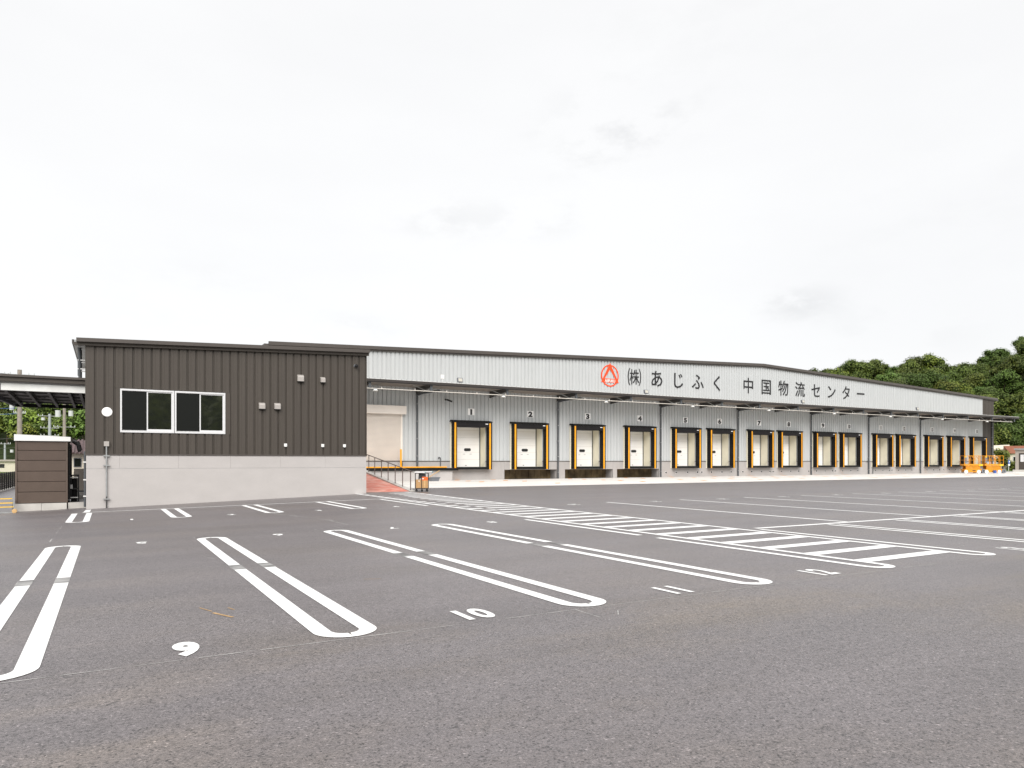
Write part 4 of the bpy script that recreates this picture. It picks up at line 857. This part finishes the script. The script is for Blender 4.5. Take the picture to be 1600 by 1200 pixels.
t = thing1('cardboard_box', rot(MB().box(-.03, .30, -.21, .19, .181, .56)), 'card', 'tan cardboard box under the orange case on the trolley', 'box', 'carton'); put('tape', rot(MB().box(.11, .16, -.213, -.2101, .2, .56)), M['hook'], t)
t = thing1('tool_case', rot(MB().box(-.03, .29, -.20, .1, .562, .72).box(.02, .24, -.2, .1, .72, .735)), 'orbox', 'bright orange case with a white mark on the trolley', 'case', 'shell'); put('mark', rot(MB().box(.01, .09, -.205, -.2001, .62, .67)), M['white'], t)
t = thing1('black_bag', rot(MB().hexa([(-.17, -.10, .61), (.20, -.10, .736), (.20, .15, .736), (-.17, .15, .61), (-.15, -.08, .90), (.19, -.08, .885), (.19, .13, .885), (-.15, .13, .90)])), 'black', 'black tool bag wedged behind the orange case', 'bag', 'bag_body')
for k, (a, b, z, l) in enumerate((((-.36, -.12), (.14, -.22), .95, 'short front wrapped tube'), ((-.34, 0), (.50, -.05), .965, 'longest wrapped tube'), ((-.34, .12), (.1, .0), .94, 'rear wrapped tube'))):
    t = thing1('wrapped_tube', rot(MB().cyl((a[0], a[1], z), (b[0], b[1], z + .01 * k), .036, n=10)), 'tube', l + ' lying across the trolley top', 'tube', 'tube'); put('end_cap', rot(MB().cyl((b[0], b[1], z + .01 * k), (b[0] + .03, b[1], z + .01 * k), .042, n=10)), M['teal'], t)
t = thing('mortar_tub', 'grey plastic tub on the apron by the platform wall', 'tub', (21.4, 49.6, 0))
put('tub', MB().hexa([(21.17, 49.4, .012), (21.75, 49.4, .012), (21.75, 49.8, .012), (21.17, 49.8, .012), (21.08, 49.32, .30), (21.84, 49.32, .30), (21.84, 49.88, .30), (21.08, 49.88, .30)]), M['grey'], t); put('rim', MB().box(21.05, 21.87, 49.29, 49.33, .28, .32), M['grey'], t)
t = thing('wooden_stick', 'tan wooden stick leaning out of the grey tub', 'stick', (21.4, 49.6, .3)); put('shaft', MB().bar((20.9, 49.5, .25), (22.2, 50.2, .82), .045), M['hook'], t)

# ------------------------------------------------------------------ scissor lifts
def make_lift():
    t = thing('scissor_lift', '', 'scissor lift', (0, 0, 0), 'orange scissor lifts at the right end of the docks')
    q = dict(local=True)
    ch = put('chassis', MB().box(-1.05, 1.0, -.38, .38, .2, .50).box(-1.2, 1.1, -.40, .40, .44, .54).box(-.75, .7, -.40, .40, .12, .2), M['orange'], t, **q)
    put('chassis_opening', MB().box(-.15, .25, -.392, -.381, .26, .38), M['black'], ch, **q)
    for x in (-.98, .62):
        for y in (-.42, .42):
            w = put('wheel', MB().cyl((x, y - .06, .20), (x, y + .06, .20), .20, n=18), M['plate'], t, **q); put('tyre', MB().cyl((x, y - .055, .20), (x, y + .055, .20), .215, n=18), M['plate'], w, **q)
    w = put('drive_unit', MB().cyl((1.22, -.45, .28), (1.22, -.2, .28), .27, n=16).box(.95, 1.4, -.35, .35, .3, .55), M['grey'], t, **q); put('hub', MB().box(1.14, 1.3, -.462, -.451, .22, .36), M['black'], w, **q)
    for k in range(3):
        z = .57 + k * .13
        for y in (-.34, .30): put('scissor_arm', MB().bar((-.95, y, z), (.85, y, z + .08), .05, .09).bar((-.95, y + .05, z + .08), (.85, y + .05, z), .04, .09), M['orange'], t, **q)
    d = put('platform', MB().box(-1.2, 1.15, -.42, .42, .96, 1.02).box(-1.2, 1.15, -.44, -.42, .96, 1.16).box(-1.2, 1.15, .42, .44, .96, 1.16).box(-1.22, -1.2, -.42, .42, .96, 1.16).box(1.15, 1.17, -.42, .42, .96, 1.16), M['orange'], t, **q)
    put('warning_panel', MB().box(.62, 1.12, -.47, -.445, .93, 1.12), M['lyellow'], d, **q)
    for y in (-.42, .42):
        r_ = put('guard_rail', MB().bar((-1.2, y, 2.2), (1.15, y, 2.2), .045).bar((-1.2, y, 1.66), (1.15, y, 1.66), .035), M['orange'], t, **q)
        for x in (-1.19, -.62, .0, .15, .70, 1.14): put('rail_post', MB().bar((x, y, 1.16), (x, y, 2.2), .042), M['orange'], r_, **q)
        put('rail_brace', MB().bar((-.15, y, 2.18), (.12, y, 1.80), .04).bar((.3, y, 2.15), (.55, y, 1.8), .04), M['orange'], r_, **q)
    for x in (-1.19, 1.14): put('end_rail', MB().bar((x, -.42, 2.2), (x, .42, 2.2), .045).bar((x, -.42, 1.66), (x, .42, 1.66), .035), M['orange'], t, **q)
    cb = put('control_box', MB().box(-1.08, -.85, -.36, -.16, 1.3, 1.98), M['grey'], t, **q); put('control_top', MB().box(-1.08, -.88, -.37, -.2, 2.0, 2.14), M['lyellow'], cb, **q)
    put('manual_case', MB().box(-.52, -.38, -.36, -.26, 1.85, 2.12), M['black'], t, **q)
    return t
L0 = make_lift(); L1 = copy_tree(L0)
L0.location = (94.95, 49.3, .012); L1.location = (97.15, 48.0, .012)
for o in (L0, L1): o.rotation_euler = (0, 0, -.52)
L0['label'] = 'orange scissor lift in front of docks 14 and 15, the left one'; L1['label'] = 'orange scissor lift nearest the dark end of the warehouse'
t = thing('blue_bucket', 'small blue bucket beside the wheels of the right scissor lift', 'bucket', (96.75, 47.55, 0)); put('pail', MB().cyl((96.78, 47.5, .012), (96.78, 47.5, .33), .15, .2, 14), M['blue'], t); put('rim', MB().cyl((96.78, 47.5, .33), (96.78, 47.5, .36), .215, n=14), M['blue'], t)

# ------------------------------------------------------------------ beyond the right end
YAW = -.5178
def at_px(px, d): r_ = d * (px - 800) / 1110; return (.869 * r_ + .4947 * d, -.4954 * r_ + .8687 * d, 0)
g = thing('garage', 'small taupe garage with a dark brown gate at the right edge', 'garage', at_px(1585.5, 105)); q = dict(local=True)
put('wall', MB().box(0, .42, 0, 5, -.1, 3.2).box(.42, 3.6, 0, 5, 2.72, 3.2).box(3.6, 4.0, 0, 5, -.1, 2.72), M['taupe'], g, **q); put('roof', MB().box(-.15, 4.2, -.25, 5.2, 3.2, 3.42), M['steel'], g, **q)
dd = put('door', MB().box(.425, 3.595, .05, .15, .3, 2.71), M['dark'], g, **q)
for x in (.62, 1.1, 1.75, 2.4): put('door_pane', MB().box(x, x + .42, .02, .049, 1.45, 2.5), M['glass'] if x > 1.6 else M['alu'], dd, **q)
put('plinth', MB().box(-.3, 4.4, -.4, -.01, -.1, .28), M['kerb'], g, **q)
h = thing('cream_house', 'cream house with a brown roof behind the garage', 'house', at_px(1574, 131))
put('wall', MB().box(.6, 14, .5, 8, -.5, 4.3), M['housew'], h, **q); put('roof', MB().hexa([(.5, 0, 4.3), (15, 0, 4.3), (15, 8.6, 4.3), (.5, 8.6, 4.3), (-.2, 4, 6.4), (15, 4, 6.4), (15, 4.6, 6.4), (-.2, 4.6, 6.4)]), M['roofbrown'], h, **q)
w_ = put('window', MB().box(1.2, 2.6, .43, .49, 2.2, 3.5), M['alu'], h, **q); put('pane', MB().box(1.3, 2.5, .4, .425, 2.3, 3.4), M['glass'], w_, **q)
put('lower_wall', MB().box(.2, 14, .2, .49, -.5, 1.9), M['taupe'], h, **q)
h.scale = (.69, .69, .69); h.rotation_euler = (0, 0, -.95); g.rotation_euler = (0, 0, -1.16)
h = thing('pale_barn', 'pale cream roofed barn just right of the warehouse end', 'barn', at_px(1549, 134))
put('wall', MB().box(-2, 5, .5, 8, -.5, 3.6), M['housew'], h, **q); put('roof', MB().hexa([(-3, 0, 3.0), (6.2, 0, 2.4), (5.5, 8.6, 3.4), (-3, 8.6, 3.4), (-3, 4, 6.2), (4.6, 4, 6.5), (4.6, 4.6, 6.5), (-3, 4.6, 6.2)]), M['housew'], h, **q)
h.scale = (.66, .66, .72); h.rotation_euler = (0, 0, -1.0)
t = thing('information_sign', 'small blue and white sign on a post by the mesh fence', 'sign', (126.6, 60.1, 0))
put('post', MB().cyl((126.66, 60.12, 0), (126.66, 60.12, 1.2), .05, n=8), M['white'], t); put('blue_panel', MB().cbox((126.66, 60.05, 1.42), (.55, .05, .62)), M['blue'], t); put('white_panel', MB().cbox((126.66, 60.05, .95), (.55, .05, .3)), M['plate'], t); put('white_mark', MB().cbox((126.7, 60.02, 1.45), (.25, .01, .2)), M['plate'], t)
mf = thing('mesh_fence', 'thin dark mesh fence with posts right of the warehouse', 'fence', (123, 58.6, 0))
for k in range(7):
    x = 119.0 + k * 1.75 ; y = 60.9 - k * .95; put('fence_post', MB().box(x - .045, x + .045, y - .045, y + .045, 0, 1.45), M['black'], mf)
mb = MB()
for k in range(6):
    x = 119.0 + k * 1.75; y = 60.9 - k * .95
    for z in rng(.1, 1.35, .3): mb.bar((x, y, z), (x + 1.75, y - .95, z), .012)
put('fence_wire', mb, M['black'], mf, kind='stuff')

# ------------------------------------------------------------------ utility poles, wires
def pole(x, y, h, m, lab, arms, r=.17, cans=(), zb=-.5):
    t = thing('utility_pole', lab, 'utility pole', (x, y, zb)); put('shaft', MB().cyl((x, y, zb), (x, y, h), r * 1.25, r, 12), M[m], t)
    for z, w in arms:
        a = put('cross_arm', MB().box(x - w / 2, x + w / 2, y - .2, y - .1, z - .05, z + .05), M['steel'], t)
        for q in (-.48, -.3, .3, .48): put('insulator', MB().cyl((x + q * w, y - .15, z + .05), (x + q * w, y - .15, z + .32), .07, .05, 8), M['pot'], a)
    for (dx, z, rr, hh) in cans: put('transformer', MB().cyl((x + dx, y - .1, z), (x + dx, y - .1, z + hh), rr, n=14), M['pot'], t)
    return t
pole(-10.73, 121.2, 14.4, 'poleconc', 'brown concrete utility pole rising above the side canopy', [(13.7, 3.6), (9.2, 1.6), (8.3, 1.4)], .27, [(-.9, 8.7, .28, .7)])
pole(-9.17, 154.8, 10.2, 'poleg', 'pale grey utility pole with three cross arms above the shed', [(9.8, 3.6), (7.6, 2.8), (6.2, 2.8)], .22, [(-1.0, 9.0, .3, .5)])
pole(-6.83, 153.5, 12.4, 'poleconc', 'brown utility pole carrying two transformers', [(7.8, 3.4)], .24, [(-1.0, 9.6, .42, 1.2), (1.0, 9.8, .38, 1.0)])
pole(-18.8, 183.3, 5.4, 'poleg', 'short grey pole at the far left above the fence', [(5.2, 2.0)], .17, [(1.2, 3.4, .3, .6)], -.5)
wn = [(-13, 13.7, 3.), (-12, 13.7, 4.5), (-10.9, 9.0, .3), (-11.0, 8.2, .2), (-10.9, 4.8, .2), (-10.9, 3.5, .1)]
for i, (x, z, up) in enumerate(wn):
    x1, y1_, z1 = x - 34, 96, z + up; pts = []
    for k in range(13): f = k / 12; pts.append((x + (x1 - x) * f, 121.1 + (y1_ - 121.1) * f, z + (z1 - z) * f - 1.4 * math.sin(math.pi * f)))
    single('overhead_wire', MB().path(pts, .03 if i != 4 else .05, 5), M['blue' if i in (2, 3) else 'dsteel'], 'thin wire running left from the brown utility pole, %s' % ['topmost', 'second from the top', 'upper blue cable', 'lower blue cable', 'thick black cable', 'lowest black cable'][i], 'wire', (x, 121.1, z), 'wires at the left utility pole')

# ------------------------------------------------------------------ far left houses
h = thing('plaster_house', 'cream plaster house with purple brown roof tiles behind the shed gap', 'house', (-3, 76, -.5))
put('wall', MB().box(-2.85, 4.5, 74.0, 80, -.6, 2.4), M['housew'], h)
w_ = put('window', MB().box(-2.6, -2.0, 73.93, 73.99, 1.0, 1.8), M['grey'], h); put('pane', MB().box(-2.55, -2.05, 73.9, 73.925, 1.05, 1.75), M['glass'], w_)
rt = MB(); rt.hexa([(-3.0, 73.2, 2.2), (5, 73.2, 2.2), (5, 80.8, 2.2), (-3.0, 80.8, 2.2), (-3.0, 76.8, 3.45), (5, 76.8, 3.45), (5, 77.2, 3.45), (-3.0, 77.2, 3.45)]); ro = put('roof', rt, M['rooftile'], h)
for x in rng(-2.9, 4.8, .3): put('roof_tile_row', MB().bar((x, 73.15, 2.27), (x, 76.9, 3.51), .14, .1), M['rooftile'], ro)
for i, (x, y, z, w, hh, l) in enumerate([(-17.6, 165, -.5, 6, 1.5, 'low cream house behind the fence at far left'), (-11, 172, -.5, 5, 1.2, 'pale flat roofed house left of the shed')]):
    h = thing('distant_house', l, 'house', (x, y, z)); put('wall', MB().box(x - w / 2, x + w / 2, y, y + 6, z, hh), M['housew'], h); put('roof', MB().box(x - w / 2 - .4, x + w / 2 + .4, y - .4, y + 6.4, hh, hh + .35), M['rooftile' if i else 'taupe'], h)
    w_ = put('window', MB().box(x - .8, x + .6, y - .05, y - .01, hh - 1.2, hh - .5), M['glass'], h)

# ------------------------------------------------------------------ hills and trees
CR, CF = Vector((.869, -.4954, 0)), Vector((.4947, .8687, 0))
def bearing(px, d): p = CR * (d * (px - 800) / 1110) + CF * d; return p.x, p.y
def clamp(a, lo, hi): return max(lo, min(hi, a))
RIDX = (1150, 1240, 1300, 1340, 1390, 1440, 1470, 1500, 1530, 1545, 1600, 1700, 1850, 2050, 2300); RIDZ = (8, 17, 20.5, 22.5, 21.5, 23.5, 22, 22.5, 23, 26, 31, 37, 42, 44, 40)
def right_z(px, d):
    t = clamp((d - 140) / 72, 0, 1); r_ = lerp(px, RIDX, RIDZ)
    return (t ** .85) * r_ + (0 if d < 215 else -(d - 215) * .12)
def left_z(px, d):
    t = clamp((d - 195) / 235, 0, 1); top = lerp(px, (-400, -150, 0, 134, 300, 420, 560), (46, 45, 41, 36, 26, 14, 4)); return t * top - .5 - max(0, d - 430) * .1
def terrain(name, pxs, ds, fz_):
    mb = MB()
    for d in ds:
        for px in pxs: x, y = bearing(px, d); mb.v.append((x, y, fz_(px, d) - .6))
    n = len(pxs)
    for j in range(len(ds) - 1):
        for i in range(n - 1): a = j * n + i; mb.f.append((a, a + 1, a + n + 1, a + n))
    return put(name, mb, M['hill'], kind='structure', smooth=True)
terrain('right_hill', rng(1150, 2300, 40), rng(138, 300, 9), right_z)
terrain('left_hill', rng(-400, 560, 40), rng(185, 600, 20), left_z)
eb = MB(); x, y = bearing(62, 395); eb.hexa([(x - 5, y, 28), (x + 4, y, 28), (x + 4, y + 4, 28), (x - 5, y + 4, 28), (x - 5, y + 2, 31), (x + 4, y + 2, 31), (x + 4, y + 5, 31), (x - 5, y + 5, 31)])
def crown_mesh(name, seed, m, rx, rz, nblob, nleaf, ls, flat=.8):
    rn = random.Random(seed); blobs = []
    for i in range(nblob):
        a = rn.uniform(0, 6.283); q = rn.uniform(.15, .72); zz = rn.uniform(-.65, .7)
        sc_ = math.sqrt(max(.1, 1 - zz * zz * .8))
        blobs.append((Vector((math.cos(a) * q * rx * sc_, math.sin(a) * q * rx * sc_, zz * rz)), rn.uniform(.22, .40) * rx))
    blobs.append((Vector((0, 0, rz * .3)), rx * .5))
    mb = MB()
    for c, r_ in blobs:
        for k in range(int(nleaf * (r_ / rx / .35) ** 2)):
            n = Vector((rn.gauss(0, 1), rn.gauss(0, 1), rn.gauss(.25, 1))).normalized()
            p = c + Vector((n.x * r_, n.y * r_, n.z * r_ * flat)) * (rn.uniform(.84, 1.05) if rn.random() < .85 else rn.uniform(1.05, 1.25))
            nn_ = (n + Vector((rn.gauss(0, .35), rn.gauss(0, .35), rn.gauss(.25, .35)))).normalized()
            u = nn_.cross(Vector((rn.gauss(0, 1), rn.gauss(0, 1), rn.gauss(0, 1)))).normalized(); w = nn_.cross(u); s = ls * rn.uniform(.6, 1.3)
            mb.quad(p - u * s * .9, p - w * s * .5, p + u * s, p + w * s * .5)
    me = bpy.data.meshes.new(name); me.from_pydata(mb.v, [], mb.f); me.materials.append(m)
    # dark lumps block the view through; crown shade is painted into their colour
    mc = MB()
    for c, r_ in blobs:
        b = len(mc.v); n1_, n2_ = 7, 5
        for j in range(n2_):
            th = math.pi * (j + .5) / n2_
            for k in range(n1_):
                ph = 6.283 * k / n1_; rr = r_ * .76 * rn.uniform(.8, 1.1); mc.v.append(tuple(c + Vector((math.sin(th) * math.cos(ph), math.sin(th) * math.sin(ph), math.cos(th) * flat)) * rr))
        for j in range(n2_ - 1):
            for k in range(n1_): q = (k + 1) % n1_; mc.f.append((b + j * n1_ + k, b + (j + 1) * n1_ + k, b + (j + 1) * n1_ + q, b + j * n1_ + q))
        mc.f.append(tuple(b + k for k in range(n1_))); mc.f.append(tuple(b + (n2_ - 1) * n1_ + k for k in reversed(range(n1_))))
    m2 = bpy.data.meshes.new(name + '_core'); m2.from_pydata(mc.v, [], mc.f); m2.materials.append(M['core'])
    return me, m2
TV = [crown_mesh('crown', 11 + i, M['leaf'] if i < 4 else M['leaf2'], 3.7 + .3 * (i % 3), 2.9 + .35 * (i % 2), 17, 210, .18) for i in range(6)]
TVB = [crown_mesh('broad_crown', 51 + i, M['leaf'] if i < 2 else M['leaf2'], 4.2, 3.2, 15, 85, .38) for i in range(3)]
tk = MB().cyl((0, 0, 0), (0, 0, 5.2), .26, .15, 8)
for a in range(5): t_ = a * 1.27; tk.cyl((0, 0, 2.6 + a * .4), (math.cos(t_) * 2.0, math.sin(t_) * 2.0, 5.2 + a * .3), .11, .04, 6)
tkm = bpy.data.meshes.new('trunk'); tkm.from_pydata(tk.v, [], tk.f); tkm.materials.append(M['bark'])
def tree(x, y, z, s, var, lab, grp, V=TV, rz=None, hz=1.):
    t = thing('broadleaf_tree', lab, 'tree', (x, y, z), grp); t.rotation_euler = (0, 0, random.uniform(0, 6.28)); t.scale = (s, s, s * hz)
    c = inst('crown', V[var][0], t, (0, 0, 6.2)); inst('shade_core', V[var][1], c); inst('trunk', tkm, t)
    return t
rt_ = random.Random(5)
placed = []
def scatter(n, pxr, dr, zf, mind, smin, smax, V, far, lab, labl, grp, ex=None):
    k = 0; tries = 0
    while k < n and tries < n * 60:
        tries += 1
        px = rt_.uniform(*pxr); d = rt_.uniform(*dr); x, y = bearing(px, d)
        if any((x - a) ** 2 + (y - b) ** 2 < mind ** 2 for a, b in placed): continue
        if ex and ex(px, d, x, y): continue
        placed.append((x, y)); s = rt_.uniform(smin, smax); v = rt_.randrange(len(V)); light = v >= (4 if V is TV else 2)
        tree(x, y, zf(px, d) - (3.4 if zf is right_z and d < 170 else .8), s, v, labl if light else lab, grp + (' (light green ones)' if light else ''), V, hz=rt_.uniform(.85, 1.15)); k += 1
G1 = 'woodland trees on the hill at right'
scatter(22, (1270, 1560), (203, 213), right_z, 4.4, .95, 1.25, TV, 0, 'dark green tree on the wooded hill at the right', 'yellow green tree on the wooded hill at the right', G1)
scatter(125, (1262, 1720), (143, 215), right_z, 4.6, .8, 1.25, TV, 0, 'dark green tree on the wooded hill at the right', 'yellow green tree on the wooded hill at the right', G1, lambda px, d, x, y: (x > 160 and y < 106 and d < 205 and x < 200 and d < 0))
G2 = 'woodland trees on the far hill at left'
scatter(128, (-60, 150), (215, 430), left_z, 6.5, 1.0, 1.5, TVB, 1, 'dark green tree on the far wooded hill at the left', 'light green tree on the far wooded hill at the left', G2, lambda px, d, x, y: (px < 30 and d < 235))
# the rest of both woods, outside the frame
def woods(name, n, pxr, dr, zf, seed):
    rn = random.Random(seed); mb = MB(); mcx = MB()
    for i in range(n):
        px = rn.uniform(*pxr); d = rn.uniform(*dr); x, y = bearing(px, d); z = zf(px, d) + rn.uniform(3.5, 6); r_ = rn.uniform(3, 4.8)
        for k in range(60):
            q = Vector((rn.gauss(0, 1), rn.gauss(0, 1), abs(rn.gauss(.3, 1)))).normalized(); p = Vector((x, y, z)) + q * r_ * rn.uniform(.8, 1.05)
            u = q.cross(Vector((rn.gauss(0, 1), rn.gauss(0, 1), 1))).normalized(); w = (q + Vector((0, 0, .4))).cross(u); s = .9
            mb.quad(p - u * s, p - w * s * .6, p + u * s, p + w * s * .6)
    put(name, mb, M['leaf'], kind='stuff')
woods('far_woods', 150, (1740, 2290), (150, 215), right_z, 3); woods('far_woods', 110, (-390, -80), (215, 430), left_z, 4); woods('far_woods', 60, (160, 520), (230, 430), left_z, 9)
# wooded bank behind the viewpoint, seen mirrored in the office windows
bank = MB(); 
for j, (y, z) in enumerate(((-52, -.6), (-62, 3), (-80, 9), (-110, 16), (-170, 20))):
    for i in range(25): bank.v.append((-110 + i * 10, y + 3 * math.sin(i), z + 1.5 * math.sin(i * 1.7)))
for j in range(4):
    for i in range(24): a = j * 25 + i; bank.f.append((a, a + 25, a + 26, a + 1))
put('wooded_bank', bank, M['hill'], kind='structure')
rn = random.Random(21); mb = MB()
for i in range(230):
    x = rn.uniform(-70, 90); t_ = rn.random(); y = -56 - 34 * t_; z = 1 + 11 * t_ + rn.uniform(2, 5); r_ = rn.uniform(2.6, 4.6)
    for k in range(55):
        q = Vector((rn.gauss(0, 1), abs(rn.gauss(.2, 1)), rn.gauss(.3, 1))).normalized(); p = Vector((x, y, z)) + q * r_ * rn.uniform(.8, 1.05)
        u = q.cross(Vector((rn.gauss(0, 1), rn.gauss(0, 1), 1))).normalized(); w = (q + Vector((0, 0, .4))).cross(u)
        mb.quad(p - u * .7, p - w * .45, p + u * .7, p + w * .45)
put('bank_woods', mb, M['leaf2'], kind='stuff')
# single bushes
def bush(name, x, y, z, s, m, lab):
    me, mc = crown_mesh(name, int(x * 7 + y), M[m], 1.5, 1.2, 9, 90, .12); t = thing(name, lab, 'bush', (x, y, z)); c = inst('foliage', me, t, (0, 0, 1.5)); inst('shade_core', mc, c, (0, 0, 0)); inst('stem', tkm, t); t.children[-1].scale = (.35, .35, .35); t.scale = (s, s, s); return t
bush('garden_tree', *at_px(1566, 116)[:2], .1, 1.35, 'leaf2', 'round yellow green garden tree between warehouse and garage')
bush('bush', *at_px(1581, 119)[:2], -.9, 1.0, 'leaf2', 'low green bush behind the mesh fence')
bush('bush', -9.2, 84.5, -1.5, .75, 'leaf2', 'yellow green bush behind the dark fence at far left')
